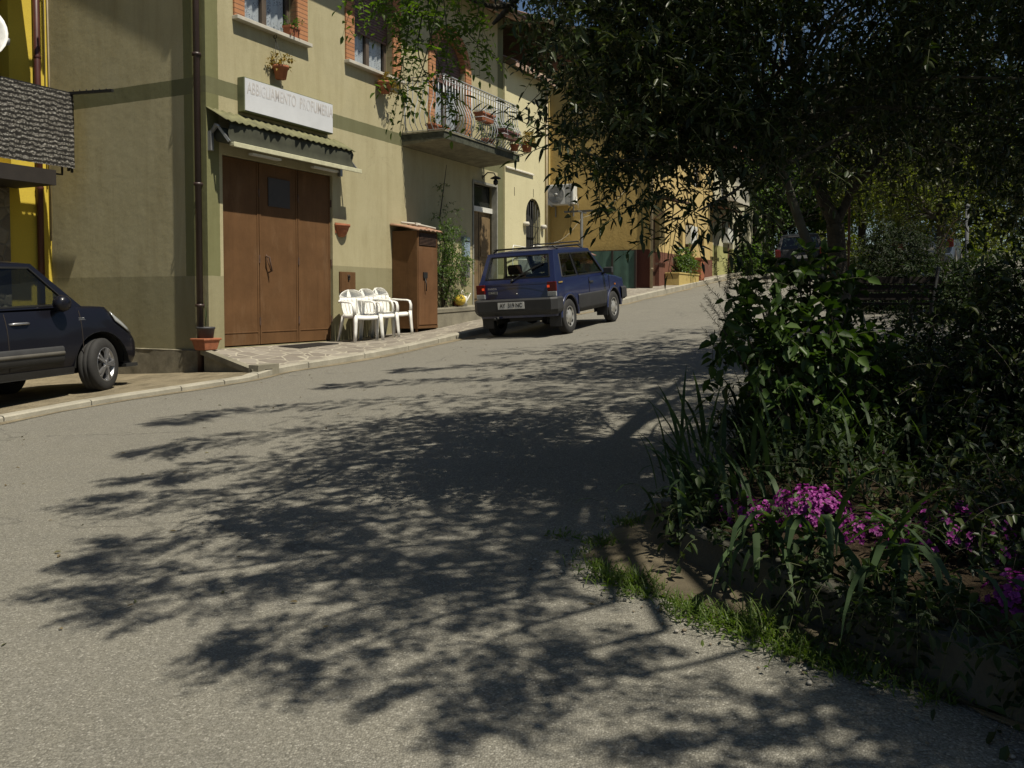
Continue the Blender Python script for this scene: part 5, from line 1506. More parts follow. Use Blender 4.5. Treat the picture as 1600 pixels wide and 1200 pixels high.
for sg in (-1, 1):
    mb = MB(); cols = [x for x in s5.xs if -.8 < x < .98]
    mb.grid([[(x, sg*(s5.yh(x, z)+k), z) for k, z in ((-.005, .40), (.022, .42), (.022, .58), (-.005, .605))] for x in cols], 0, True)
    so = mb.build('side_moulding', M_BUMP, c2)
    mb = MB(); mb.grid([[(x, sg*(s5.yh(x, z)+k), z) for k, z in ((.015, .495), (.03, .502), (.03, .535), (.015, .542))] for x in cols if -.75 < x < .94 and not .08 < x < .16], 0, True); mb.build('light_insert', simple('insert_grey', (.085, .078, .065), .6), so)
    mb = MB(); cols2 = [x for x in s5.xs if -.84 < x < 1.0]
    mb.grid([[(x, sg*(s5.yh(x, z)+.012), z) for z in (.255, .30, .345)] for x in cols2], 0, True); mb.build('sill_trim', M_BUMP, c2)
    mb = MB(); yy = sg*(s5.w-.012)
    for x in (.12, 1.12): mb.grid([[(x-.005, sg*(s5.yh(x, z)+.002), z), (x+.005, sg*(s5.yh(x, z)+.002), z)] for z in [.36+.08*j for j in range(9)]], 0)
    mb.build('door_gap', M_SEAM, c2)
    mb = MB(); mb.tube([(.16, sg*.865, .88), (.2, sg*.895, .885), (.36, sg*.895, .885), (.41, sg*.865, .88)], .016, 6); mb.build('door_handle', M_ALLOY, c2)
    mb = MB(); mb.lathe([(.001, -.085), (.055, -.08), (.088, -.05), (.10, 0), (.095, .045), (.07, .075), (.001, .085)], 16, (.80, sg*.955, 1.09), axis='y'); mb.bar((.84, sg*.82, 1.02), (.82, sg*.92, 1.05), .07, .05); mb.build('wing_mirror', M_NAVY, c2)
    mb = MB(); rows = []
    for x in (1.74, 1.82, 1.90, 1.97):
        zt = zt5(x)-.035; rows.append([tuple(Vector(s5.pt(x, z, sg))+Vector((.004, sg*.012, .0))) for z in (zt-.15+.12*(1.95-x), zt-.07, zt-.01)])
    mb.grid(rows, 0, True); mb.build('headlamp', M_CLEAR, c2, solid=.01)
    mb = MB(); mb.lathe([(0, 0), (.03, 0), (.034, .006), (0, .01)], 14, (1.24, sg*.845, .90), axis='y'); mb.build('side_badge', M_ALLOY, c2)
text_mesh('500L', .05, M_ALLOY, c2, Matrix.Translation((1.14, -s5.yh(1.14, .9)-.004, .90)) @ Matrix.Rotation(R(90), 4, 'X'), 'lettering', .002)
mb = MB(); mb.box(2.0, 2.10, -.62, .62, .38, .52); mb.build('front_grille', M_BUMP, c2, bevel=.02)
for sg in (-1, 1):
    mb = MB(); mb.obox((-2.0, sg*.74, 1.0), (.1, .16, .32)); mb.build('tail_lamp', M_RED, c2, bevel=.03)
mb = MB(); mb.box(-2.10, -2.0, -.8, .8, .36, .6); mb.build('rear_bumper', M_NAVY, c2, bevel=.04)
for x, st in ((-1.22, 0), (1.39, R(19))):
    for y in (-.795, .795): wheel(c2, x, y, .325, .205, M_ALLOY, 5, st)


# ---------------- far hatchbacks
def far_car(label, pos, phi, paint):
    o, m = car_root('parked_car', label, 'car', pos, phi)
    zt = lambda x: .95 if x < 1.0 else .95-.24*((x-1.0)/.95)**1.6
    s = Shell(-1.9, 1.95, .86, (-1.22, 1.28), .37, .31, .26, zt, lambda z: .05*max(0, (z-.6)/.3), lambda z: -.08*abs(z-.6)/.3, plan=.09, endr=.14)
    s.body(o, paint, 1.0, .05)
    cabin(o, s, paint, (-1.83, .78, .95), (-1.50, .62, 1.46), (.15, .63, 1.48), (1.1, .78, .95), [(.1, .4, .1, .9), (.44, .95, .1, .9)], crown=.05)
    seats(o, (-.7, .25), .5)
    mb = MB(); mb.box(-1.7, 1.0, -.75, .75, .48, .5); mb.build('cabin_floor', M_SEATC, o)
    for sg in (-1, 1):
        mb = MB(); mb.obox((-1.87, sg*.74, .87), (.12, .18, .28)); mb.build('tail_lamp', M_RED, o, bevel=.03)
    mb = MB(); mb.box(-1.965, -1.85, -.78, .78, .3, .55); b = mb.build('rear_bumper', paint, o, bevel=.05)
    mb = MB(); mb.box(-1.96, -1.94, -.26, .26, .66, .77); mb.build('licence_plate', M_PLATE, o)
    for x in (-1.22, 1.28):
        for y in (-.77, .77): wheel(o, x, y, .31, .19, M_ALLOY, 0)
    return o


p_ = at(1252, 425, 33); far_car('dark grey hatchback seen from behind at the far end of the street', (p_.x, 33, gz(p_.x, 33)), 18, M_CARG)
p_ = at(1478, 405, 30); far_car('silver blue hatchback half hidden by shrubs at the far right', (p_.x, 31, gz(p_.x, 31)), 30, M_CARS)

M_BENCH = simple('dark_bench_wood', (.014, .011, .009), .85, spec=.2, var=.3)
# ---------------- park bench and posts on the right
p_ = at(1385, 480, 11)
o = thing('park_bench', 'dark slatted park bench with curled iron ends in the shade beyond the bushes', 'bench', (p_.x, 11, gz(p_.x, 11)), R(8))
mb = MB()
for i in range(4): mb.box(-.62, .62, -.05+.12*i, .05+.12*i, .42, .45)
mb.build('seat', M_BENCH, o, bevel=.005)
mb = MB()
for i in range(3): mb.box(-.62, .62, -.10-.03*i, -.075-.03*i, .48+.10*i, .565+.10*i)
mb.build('backrest', M_BENCH, o, bevel=.005)
for x in (-.55, .55):
    mb = MB(); mb.tube([(x, .38, 0), (x, .34, .2), (x, .38, .42), (x, .40, .58), (x, .34, .66), (x, .2, .66), (x, -.08, .64)], .022, 6); mb.tube([(x, -.16, 0), (x, -.06, .22), (x, -.08, .45), (x, -.2, .88)], .022, 6); mb.tube([(x, .36, .3), (x, .1, .36), (x, -.07, .3)], .015, 6); mb.build('leg', M_IRON, o)
p_ = at(1510, 400, 16)
o = thing('fence_post', 'pale grey steel fence post with loose wire at the far right', 'post', (p_.x, 16, gz(p_.x, 16)))
mb = MB(); mb.tube([(0, 0, 0), (0, 0, 1.68)], .032, 10); mb.lathe([(.045, 0), (.045, .03), (0, .05)], 10, (0, 0, 1.68)); mb.build('pole', simple('weathered_zinc', (.11, .115, .12), .8), o)
mb = MB(); mb.tube([(0, 0, 1.6), (-.2, .1, 1.4), (-.42, .2, .9), (-.5, .2, .2)], .005, 5); mb.tube([(0, 0, 1.45), (-.3, .1, 1.1), (-.45, .2, .6)], .005, 5); mb.build('wire', M_RUSTY, o)
p_ = at(1325, 470, 10)
o = thing('iron_stake', 'thin dark iron stake standing beside the forked tree', 'post', (p_.x, 10, gz(p_.x, 10)))
mb = MB(); mb.tube([(0, 0, 0), (0, 0, 3.0)], .014, 6); mb.lathe([(.022, 0), (.022, .04)], 8, (0, 0, 1.2)); mb.build('pole', M_RUSTY, o)
# ------------------------------------------------------------------ planting bed on the right
BW = [(2.5, 8.2), (1.62, 6.0), (.95, 4.25), (.748, 3.70), (1.0, 3.06), (1.255, 2.46), (1.95, 1.0)]
BED = BW+[(7.5, 1.0), (8.0, 8.2)]
mb = MB(); cx, cy = 3.6, 4.0
ringo = [(x, y, gz(x, y)+.10) for x, y in BED]
nr = len(BED); V = [(cx, cy, gz(cx, cy)+.18)]+[(cx+(x-cx)*.55, cy+(y-cy)*.55, gz(cx+(x-cx)*.55, cy+(y-cy)*.55)+.16) for x, y, z in ringo]+ringo
mb.add(V, [(0, 1+i, 1+(i+1) % nr) for i in range(nr)]+[(1+i, 1+nr+i, 1+nr+(i+1) % nr, 1+(i+1) % nr) for i in range(nr)], 0, True)
tag(mb.build('planting_soil', M_SOIL), kind='structure')
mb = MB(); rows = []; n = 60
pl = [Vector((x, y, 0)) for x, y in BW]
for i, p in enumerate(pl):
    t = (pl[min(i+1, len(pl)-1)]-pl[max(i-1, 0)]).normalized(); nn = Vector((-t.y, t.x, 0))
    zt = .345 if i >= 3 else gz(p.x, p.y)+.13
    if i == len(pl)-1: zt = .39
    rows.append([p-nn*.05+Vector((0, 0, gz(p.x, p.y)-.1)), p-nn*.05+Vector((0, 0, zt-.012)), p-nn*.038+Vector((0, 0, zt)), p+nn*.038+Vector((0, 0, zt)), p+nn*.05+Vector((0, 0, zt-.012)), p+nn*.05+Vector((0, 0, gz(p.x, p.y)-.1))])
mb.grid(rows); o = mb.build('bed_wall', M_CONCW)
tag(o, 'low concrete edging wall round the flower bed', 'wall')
EDGE = [(.72, 4.5), (.30, 3.79), (.55, 3.30), (.83, 2.86), (1.09, 2.58), (1.42, 2.05), (1.9, 1.2)]
INN = [(.95, 4.5), (.735, 3.72), (.97, 3.1), (1.2, 2.5), (1.38, 2.1), (1.6, 1.62), (1.85, 1.1)]
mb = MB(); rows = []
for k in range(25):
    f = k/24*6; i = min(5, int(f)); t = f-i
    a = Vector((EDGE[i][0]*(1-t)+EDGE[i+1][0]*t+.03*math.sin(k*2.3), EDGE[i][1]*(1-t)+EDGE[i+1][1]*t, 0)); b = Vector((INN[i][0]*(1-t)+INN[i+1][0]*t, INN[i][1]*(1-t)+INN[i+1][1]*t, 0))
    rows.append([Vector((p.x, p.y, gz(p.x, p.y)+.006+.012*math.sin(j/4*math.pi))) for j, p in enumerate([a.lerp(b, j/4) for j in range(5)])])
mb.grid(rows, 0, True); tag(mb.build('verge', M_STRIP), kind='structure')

# weeds and grass along the broken edge of the asphalt
F = Fol()
for u, v, n, h in ((915, 868, 30, .05), (935, 890, 70, .07), (960, 905, 110, .08), (990, 918, 130, .085), (1015, 930, 90, .06), (1068, 950, 90, .07), (1095, 962, 120, .08), (1130, 975, 110, .08), (1165, 985, 120, .085), (1200, 980, 80, .13), (1195, 1000, 110, .07), (1235, 1012, 120, .075), (1265, 1022, 110, .07), (1300, 1040, 80, .07), (1330, 1048, 90, .08), (1370, 1060, 60, .07), (1480, 1090, 50, .07), (1440, 1085, 50, .06), (880, 840, 30, .05), (940, 850, 90, .06), (985, 820, 70, .07)):
    g = gr(u, v); b = [(g.x+rng.normal()*.05, g.y+rng.normal()*.045, g.z+.004) for _ in range(n)]
    straps(F, b, n, h, .0045, .55, .9)
    nb = n//2; st = np.array([(g.x+rng.normal()*.06, g.y+rng.normal()*.05, g.z+.006) for _ in range(nb)])
    d = rng.normal(size=(nb, 3)); d[:, 2] = abs(d[:, 2])*.5
    F.leaves(st, d, rng.normal(size=(nb, 3))*.3+np.array([0, 0, 1]), rng.uniform(.015, .04, nb), rng.uniform(.008, .016, nb))
tag(F.build('grass', L_GRASS, None), kind='stuff')
mb = MB()
for k in range(150):
    t = random.random(); i = int(t*5); f = t*5-i
    x = EDGE[i+1][0]*f+EDGE[i][0]*(1-f)+random.gauss(-.05, .09); y = EDGE[i+1][1]*f+EDGE[i][1]*(1-f)+random.gauss(-.03, .08)
    r = random.uniform(.003, .010); mb.lathe([(.0005, -r*.4), (r*.8, -r*.2), (r, r*.25), (r*.6, r*.6), (.0005, r*.7)], 6, (x, y, gz(x, y)+.004+r*.2), random.randint(0, 1))
tag(mb.build('gravel', [simple('pebble_pale', (.30, .28, .24), .9), simple('pebble_brown', (.16, .13, .09), .9)]), kind='stuff')


def inpoly(x, y, P):
    c = False
    for (x0, y0), (x1, y1) in zip(P, P[1:]+P[:1]):
        if (y0 > y) != (y1 > y) and x < (x1-x0)*(y-y0)/(y1-y0)+x0: c = not c
    return c


FLW = [(at(u, v, Y).x, Y) for u, v, Y in ((1265, 775, 3.75), (1195, 785, 3.85), (1120, 765, 4.1), (1345, 805, 3.5), (1490, 800, 3.3), (1590, 915, 2.75), (1205, 845, 3.2), (1292, 848, 3.1), (1390, 880, 2.85))]
# leafy ground cover over the soil
F = Fol()
i = 0
while i < 800:
    x, y = rng.uniform(.7, 4.5), rng.uniform(1.2, 8.0)
    if not inpoly(x, y, BED): continue
    if any(abs(x-fx) < .2 and -.42 < y-fy < .16 for fx, fy in FLW): continue
    F.clump((x, y, gz(x, y)+(.17 if y < 3.6 else .26)), .14, 6, 7, .045, .024, flat=.6, ln=.13, droop=.1, tw=.002); i += 1
b = [(x, y, gz(x, y)+.12) for x, y in [(rng.uniform(.8, 3.2), rng.uniform(1.3, 6.5)) for _ in range(900)] if inpoly(x, y, BED) and not any(abs(x-fx) < .2 and -.42 < y-fy < .16 for fx, fy in FLW)]
straps(F, b, len(b), .26, .012, .4, .9)
tag(F.build('ground_cover', L_COVER, None, M_STEM), kind='stuff')


# purple flowers
def flowers(u, v, Y, rx, rz, n, label, nfol=30, mat=None):
    c = at(u, v, Y); o = thing('flowering_plant', label, 'flowers', (c.x, c.y, c.z-rz-.1), 0, 'purple flowers in the bed')
    F = Fol(); F.clump((0, 0, rz*.6), rx, nfol, 8, .05, .022, flat=rz/rx*.9, ln=.12, droop=.1, tw=.002); p = F.build('foliage', L_BROAD, None, M_STEM); p.parent = o
    G = Fol()
    d = rng.normal(size=(n, 3)); d[:, 2] = abs(d[:, 2])*.9+.0; d[:, 1] -= .35; d /= np.linalg.norm(d, axis=1, keepdims=True)
    ce = d*np.array([rx, rx*.8, rz])*rng.uniform(.75, 1.12, size=(n, 1))+np.array([0, 0, rz*.7+.05])
    for k in range(4):
        a = rng.normal(size=(n, 3)); t1 = np.cross(d, a); t1 /= np.linalg.norm(t1, axis=1, keepdims=True)
        if k == 0: T1 = t1; T2 = np.cross(d, T1)
        dd = T1*math.cos(k*math.pi/2)+T2*math.sin(k*math.pi/2)+d*.25
        G.leaves(ce, dd, d+rng.normal(size=(n, 3))*.2, rng.uniform(.011, .018, n), .013, droop=.05)
    p = G.build('blossom', mat or L_PURP, None); p.parent = o
    return o


flowers(1265, 782, 3.7, .18, .15, 430, 'dense sunlit clump of magenta flowers above the low bed wall', 70)
flowers(1185, 790, 3.8, .17, .11, 120, 'looser magenta flowers in shade left of the dense clump', 50)
flowers(1120, 765, 4.1, .17, .12, 70, 'dim purple flowers among iris leaves at the left bed end', 40)
flowers(1350, 810, 3.45, .12, .10, 80, 'small magenta flower group just right of the dense clump', 30)
flowers(1490, 815, 3.2, .22, .15, 110, 'scattered pink flowers in the dark right part of the bed', 60)
flowers(1590, 915, 2.75, .11, .13, 130, 'magenta flowers at the right edge of the photo', 50)
flowers(1410, 700, 4.6, .25, .12, 40, 'few deep red purple flowers under the dark shrubs', 50)


def iris(u, v, Y, n, L, Wd, label, lean=.35, curl=.8, az=None, azs=3.2, rad=.1, z=None):
    c = at(u, v, Y); c.z = max(gz(c.x, c.y)+.12, c.z) if z is None else z
    o = thing('iris_plant', label, 'plant', c, 0, 'iris clumps in the bed')
    F = Fol(); b = [(rng.normal()*rad, rng.normal()*rad, 0) for _ in range(n)]
    straps(F, b, n, L, Wd, lean, curl, az, azs); p = F.build('leaves', L_IRIS, None); p.parent = o


iris(1125, 828, 3.9, 46, .34, .022, 'iris clump with upright leaves at the left end of the bed', .4, .9, math.pi*.95, 1.5, .13)
iris(1100, 800, 4.35, 40, .34, .022, 'iris clump leaning over the asphalt beyond the bed corner', .4, .9, math.pi, 1.4, .14)
iris(1205, 845, 3.30, 15, .46, .024, 'iris clump drooping over the bed wall below the magenta flowers', .95, 2.0, -math.pi*.62, .7, .05)
iris(1292, 848, 3.18, 18, .50, .027, 'iris clump with broad leaves bent over the wall right of the flowers', .9, 2.1, -math.pi*.5, .8, .06)
iris(1390, 880, 2.92, 15, .48, .025, 'iris clump drooping over the wall in deep shade', .9, 1.9, -math.pi*.55, .8, .06)
iris(1190, 745, 4.7, 60, .5, .024, 'tall thin iris leaves behind the purple flowers', .22, .5, None, 3.2, .3)
iris(1330, 740, 4.4, 40, .45, .024, 'iris leaves standing under the broad leaved shrub', .25, .6, None, 3.2, .22)
c = at(1165, 688, 5.3); o = thing('yucca_plant', 'spiky dark yucca rosette at the far end of the bed', 'plant', (c.x, c.y, gz(c.x, c.y)+.12))
F = Fol(); straps(F, [(0, 0, .03)], 34, .40, .034, .75, .25); p = F.build('leaves', L_DARK, None); p.parent = o


def world_thing(name, label, cat, loc, group=None): return thing(name, label, cat, loc, 0, group)


def wood(name, mat, par, paths):
    m = MB(Matrix.Translation(-par.location))
    for pts, r in paths: m.tube(smoothed(pts), [r[0]+(r[1]-r[0])*i/(len(smoothed(pts))-1) for i in range(len(smoothed(pts)))], 9)
    return m.build(name, mat, par)


def smoothed(pts, it=2):
    pts = [Vector(p) for p in pts]
    for _ in range(it):
        q = [pts[0]]
        for a, b in zip(pts, pts[1:]): q += [a*.75+b*.25, a*.25+b*.75]
        pts = q+[pts[-1]]
    return pts


# broad leaved shrub
b = at(1275, 700, 4.75); b.z = gz(b.x, b.y)+.12
o = world_thing('broadleaf_shrub', 'glossy broad leaved green shrub standing at the end of the bed in patchy sun', 'shrub', b)
F = Fol(); stems = []
for u, v, Y, r, k in ((1190, 480, 4.7, .13, 12), (1250, 450, 4.8, .15, 15), (1300, 460, 4.8, .13, 12), (1170, 530, 4.6, .13, 13), (1230, 520, 4.7, .17, 20), (1290, 530, 4.7, .16, 19), (1330, 540, 4.8, .10, 9), (1180, 590, 4.7, .13, 13), (1240, 590, 4.7, .16, 18), (1300, 590, 4.75, .13, 14), (1215, 640, 4.8, .12, 9), (1280, 640, 4.8, .13, 10), (1320, 650, 4.7, .08, 7), (1265, 420, 4.85, .10, 8), (1325, 480, 4.8, .08, 7), (1130, 515, 4.5, .05, 5), (1215, 430, 4.9, .08, 6), (1200, 560, 5.0, .15, 12), (1280, 500, 5.0, .18, 14)):
    c = at(u, v, Y); F.clump(c, r, k, 7, .078, .046, flat=1, ln=.14, droop=.3, spread=.75, tw=.003, jit=.45)
    stems.append(([b+Vector((rng.normal()*.05, rng.normal()*.05, -.05)), b*.5+c*.5+Vector((rng.normal()*.05, 0, -.05)), c], (.011, .004)))
c0 = at(1150, 510, 4.5); F.sprigs([at(1185, 520, 4.6)], np.array([at(1090, 528, 4.4)-at(1185, 520, 4.6)]), .32, 9, .075, .035, droop=.1)
F.build('foliage', L_BROAD, o, M_STEM); wood('stem', M_BARK, o, stems)
# rosemary like shrub
b = at(1165, 640, 5.5); b.z = gz(b.x, b.y)+.1
o = world_thing('needle_shrub', 'wispy needle leaved shrub at the left of the broad leaved one', 'shrub', b)
F = Fol(); st = []; dr = []
for k in range(95):
    u, v = rng.uniform(1120, 1245), rng.uniform(430, 560); p = at(u, v, rng.uniform(5.1, 5.7)); st.append(p); dr.append((rng.normal()*.5-.25, rng.normal()*.4, 1))
F.sprigs(st, np.array(dr), .17, 46, .026, .0042, droop=-.1, spread=.75, tw=.002)
F.build('foliage', L_ROSE, o, M_STEM); wood('stem', M_BARK, o, [([b, at(1175, 560, 5.5), at(1160, 480, 5.4)], (.015, .005)), ([b, at(1200, 560, 5.5), at(1210, 470, 5.4)], (.015, .005))])


# dark shrubs on the right
def shrub(label, spots, base, mat, L, Wd, k, m, name='dark_shrub', stemmat=None, ln=.2):
    b = Vector(base); o = world_thing(name, label, 'shrub', b, 'dark shrubs in the bed')
    F = Fol(); st = []
    for u, v, Y, r in spots:
        c = at(u, v, Y); F.clump(c, r, int(k*r/.3), m, L, Wd, flat=1, ln=ln, tw=.003, jit=.4); st.append(([b, b*.4+c*.6+Vector((0, 0, -.1)), c], (.014, .004)))
    F.build('foliage', mat, o, M_BARK); wood('stem', M_BARK, o, st)


g3 = lambda x, y: (x, y, gz(x, y)+.12)
shrub('dense dark shrub with tiny leaves right of the broad leaved one', [(1390, 560, 5.4, .25), (1430, 620, 5.3, .3), (1380, 640, 5.2, .24), (1450, 530, 5.5, .3), (1420, 690, 5.0, .25), (1360, 600, 5.5, .18)], g3(2.2, 5.3), L_BROAD, .038, .018, 80, 9)
shrub('tall dark shrub filling the right edge behind the flowers', [(1520, 500, 4.6, .3), (1570, 560, 4.5, .35), (1530, 640, 4.4, .35), (1590, 660, 4.3, .35), (1490, 600, 4.8, .25), (1560, 740, 4.1, .3), (1500, 700, 4.4, .25), (1610, 470, 4.6, .3)], g3(2.35, 4.4), L_LAUREL, .05, .022, 80, 9)
shrub('low dark shrub spreading behind the bed wall at the lower right', [(1470, 870, 3.2, .15), (1520, 900, 3.0, .17), (1440, 800, 3.6, .18), (1560, 830, 3.2, .2), (1620, 800, 3.1, .2)], g3(1.65, 3.0), L_LAUREL, .045, .02, 60, 8)
shrub('bushy dark evergreen behind the park bench', [(1390, 420, 16, .65), (1430, 440, 15.5, .55), (1370, 450, 16, .55), (1400, 385, 16.5, .45), (1395, 460, 15, .55)], g3(6.6, 16), L_DARK, .10, .03, 130, 9, ln=.4)
shrub('dark hedge bush left of the fence post', [(1470, 458, 14, .42), (1500, 478, 13.5, .45), (1540, 455, 14, .5), (1580, 452, 13, .55), (1450, 492, 13, .42), (1530, 512, 12, .45)], g3(7.2, 13.5), L_COVER, .10, .035, 110, 9, ln=.35)


# ---------------- near evergreen tree whose crown fills the upper right
def fill(P, n, y0, y1):
    us = [p[0] for p in P]; vs = [p[1] for p in P]; out = []
    while len(out) < n:
        u, v = rng.uniform(min(us), max(us)), rng.uniform(min(vs), max(vs))
        if inpoly(u, v, P): out.append(at(u, v, rng.uniform(y0, y1)))
    return out


tb = at(1314, 690, 5.6); tb.z = gz(tb.x, tb.y)+.1
t1 = world_thing('evergreen_tree', 'dark evergreen tree with narrow leaves hanging over the road in the upper right', 'tree', tb)
F = Fol()
M1 = [(800, -120), (815, -30), (880, 55), (868, 140), (905, 215), (950, 262), (1015, 288), (1070, 286), (1110, 268), (1165, 284), (1205, 290), (1232, 250), (1300, 190), (1420, 170), (1500, 250), (1600, 330), (1700, 330), (1700, -120)]
hub = at(1240, 150, 5.6)
c1 = fill(M1, 440, 4.3, 6.6)
c1 += fill([(900, -20), (950, 200), (1040, 260), (1180, 270), (1230, 180), (1200, -20)], 90, 4.3, 6.0)
c1 += fill([(830, -500), (800, -60), (1750, -60), (1750, -500)], 120, 4.2, 6.8)
for c in c1: F.clump(c, .2, 9, 11, .056, .0205, flat=.8, ln=.2, droop=.22, spread=.75, tw=.0028, jit=.4)
# sprays reaching out at the left edge and hanging below
for a, b, Y, n in (((905, 235), (745, 140), 4.5, 16), ((890, 215), (770, 218), 4.5, 12), ((1045, 300), (915, 322), 4.4, 12), ((1060, 320), (1035, 395), 4.4, 9), ((1090, 330), (985, 382), 4.4, 11), ((1075, 300), (1085, 395), 4.35, 10), ((1110, 300), (1110, 370), 4.4, 10), ((1150, 310), (1130, 365), 4.5, 9), ((900, 230), (880, 290), 4.5, 8), ((960, 270), (940, 330), 4.5, 8), ((1000, 290), (1000, 350), 4.4, 8), ((870, 120), (810, 190), 4.6, 10), ((1190, 300), (1180, 370), 4.5, 9), ((880, 60), (800, 75), 4.7, 9), ((1210, 310), (1195, 380), 4.6, 8), ((1140, 390), (1205, 400), 4.4, 8), ((1150, 330), (1165, 400), 4.4, 9)):
    p0, p1 = at(a[0], a[1], Y), at(b[0], b[1], Y-.15)
    for rep in range(2): F.sprigs([p0+Vector(rng.normal(size=3)*.02)], np.array([p1-p0+Vector(rng.normal(size=3)*.05)]), (p1-p0).length*(1 if rep == 0 else .75), n+3, .072, .02, droop=.06, spread=.62, tw=.0035)
F.build('crown', L_LAUREL, t1, M_STEM)
limbs = [([tb, at(1312, 600, 5.6), at(1302, 480, 5.6), at(1272, 405, 5.5), at(1250, 350, 5.5), at(1228, 280, 5.5), at(1190, 160, 5.5), at(1150, 0, 5.5)], (.042, .018))]
for k in range(30):
    c = c1[int(rng.integers(len(c1)))]; h_ = at(rng.uniform(1180, 1250), rng.uniform(120, 300), 5.5); limbs.append(([h_, h_*.5+c*.5+Vector((0, 0, .15)), c], (.014, .004)))
limbs += [([at(1205, 200, 5.5), at(1080, 240, 5.0), at(960, 255, 4.7), at(905, 235, 4.5)], (.016, .004)), ([at(1215, 240, 5.5), at(1150, 300, 4.8), at(1090, 330, 4.4)], (.012, .004))]
wood('trunk', M_BARKG, t1, limbs)

# ---------------- forked tree behind it
tb = at(1316, 560, 9); tb.z = gz(tb.x, tb.y)
t3 = world_thing('forked_tree', 'dark forked trunk tree standing in shade behind the evergreen', 'tree', tb)
F = Fol()
c3 = fill([(1210, 260), (1240, 120), (1350, 60), (1480, 140), (1440, 260), (1380, 230), (1330, 230), (1280, 270)], 70, 8.2, 10)+fill([(1150, 60), (1150, -300), (1600, -300), (1600, 60)], 70, 8, 11)
for c in c3: F.clump(c, .4, 10, 10, .10, .035, ln=.35, tw=.004)
for c in fill([(1420, 150), (1480, 90), (1750, 60), (1750, 330), (1620, 300), (1540, 170)], 45, 8, 11)+fill([(1400, -400), (1900, -400), (1900, 100), (1400, 100)], 110, 8, 12): F.clump(c, .45, 11, 10, .10, .035, ln=.38, tw=.004)
F.build('crown', L_LAUREL, t3, M_BARK)
f_ = at(1305, 350, 9)
wood('trunk', M_BARK, t3, [([tb, at(1312, 460, 9), f_], (.10, .085)), ([f_, at(1280, 295, 9), at(1262, 240, 9), at(1245, 150, 9.1), at(1250, 0, 9.2)], (.075, .03)), ([f_, at(1318, 325, 9), at(1335, 290, 8.9), at(1362, 262, 8.8), at(1405, 210, 8.8), at(1440, 130, 9)], (.05, .02))])

# ---------------- tall locust tree over the road; its crown shades the asphalt
tb = Vector((2.60, 4.25, gz(2.60, 4.25)+.1))
t2 = world_thing('locust_tree', 'tall locust tree with feathery leaves overhanging the road and trunk at the right edge', 'tree', tb)
F = Fol(); limbs = []
top = Vector((2.35, 4.2, 4.3))
limbs.append(([tb-Vector((0, 0, .2)), Vector((2.58, 4.25, 1.6)), Vector((2.55, 4.3, 3.0)), top], (.15, .11)))
LIFT = lambda g, h: g+SUN*(h/SUN.z)
fing = [([(1120, 556), (900, 560), (720, 572), (590, 582)], 5.6, .20), ([(1130, 585), (850, 588), (650, 596), (470, 606)], 5.7, .26), ([(1080, 610), (800, 615), (500, 635), (330, 643), (245, 667)], 5.6, .28),
        ([(1050, 640), (750, 650), (450, 678), (300, 690), (215, 714)], 5.8, .34), ([(1000, 690), (650, 695), (420, 720), (290, 735), (205, 756)], 5.5, .34), ([(950, 740), (600, 750), (400, 770), (250, 785), (115, 788)], 5.3, .30),
        ([(900, 790), (560, 815), (380, 835), (240, 850), (130, 862)], 5.6, .28), ([(880, 830), (560, 860), (380, 885), (230, 905), (70, 908)], 5.2, .24), ([(900, 870), (640, 895), (430, 915), (260, 940), (125, 948)], 5.4, .2),
        ([(880, 900), (650, 930), (500, 965), (400, 1010), (330, 1032)], 5.0, .15), ([(820, 930), (660, 970), (540, 1020), (430, 1055)], 5.1, .14), ([(960, 940), (800, 985), (690, 1040), (640, 1090)], 5.0, .15),
        ([(1040, 985), (930, 1010), (830, 1040), (760, 1090), (765, 1150)], 4.9, .09), ([(1180, 1010), (1080, 1040), (960, 1060), (850, 1035)], 4.8, .10), ([(1350, 1085), (1240, 1110), (1130, 1140), (1050, 1190)], 4.7, .12),
        ([(1420, 1130), (1330, 1160), (1250, 1200)], 4.7, .17), ([(1500, 1110), (1480, 1180), (1400, 1260)], 4.7, .2)]
for path, h, wd in fing:
    h -= 1.0 if path[-1][1] > 700 else .3
    path = path[:-1]+[(path[-1][0]*.74+path[-2][0]*.26, path[-1][1]*.74+path[-2][1]*.26)]
    P = [LIFT(gr(u, v), h+rng.normal()*.12) for u, v in path]
    S = smoothed(P, 3); limbs.append(([top+Vector((rng.normal()*.1, rng.normal()*.1, rng.uniform(-.4, .5))), top*.5+P[0]*.5+Vector((0, 0, .35)), P[0]], (.05, .022))); limbs.append((P, (.02, .004)))
    n = len(S); tot = sum((b-a).length for a, b in zip(S, S[1:]))
    cnt = int(tot*47)
    st, dr = [], []
    for k in range(cnt):
        f = (k+rng.random())/cnt*(n-1); i = min(n-2, int(f)); p = S[i].lerp(S[i+1], f-i); d = (S[i+1]-S[i]).normalized()
        t = f/(n-1); w = wd*(1.25-.7*t)*(.35+.85*abs(math.sin(t*9+h*9)))
        sd = Vector((-d.y, d.x, 0))*rng.choice((-1, 1))
        q = p+sd*w*rng.random()*.7+Vector((0, 0, rng.normal()*.1))
        if in_sunbeam(q): continue
        st.append(q); dr.append(d*.8+sd*.8+Vector(rng.normal(size=3)*.3))
    F.sprigs(st, np.array(dr), .22, 10, .054, .027, droop=.3, spread=.85, pair=True, tw=.0022)
core = [(430, 720), (700, 650), (1000, 690), (1140, 700), (1140, 780), (1000, 860), (850, 920), (640, 930), (400, 880), (330, 800)]
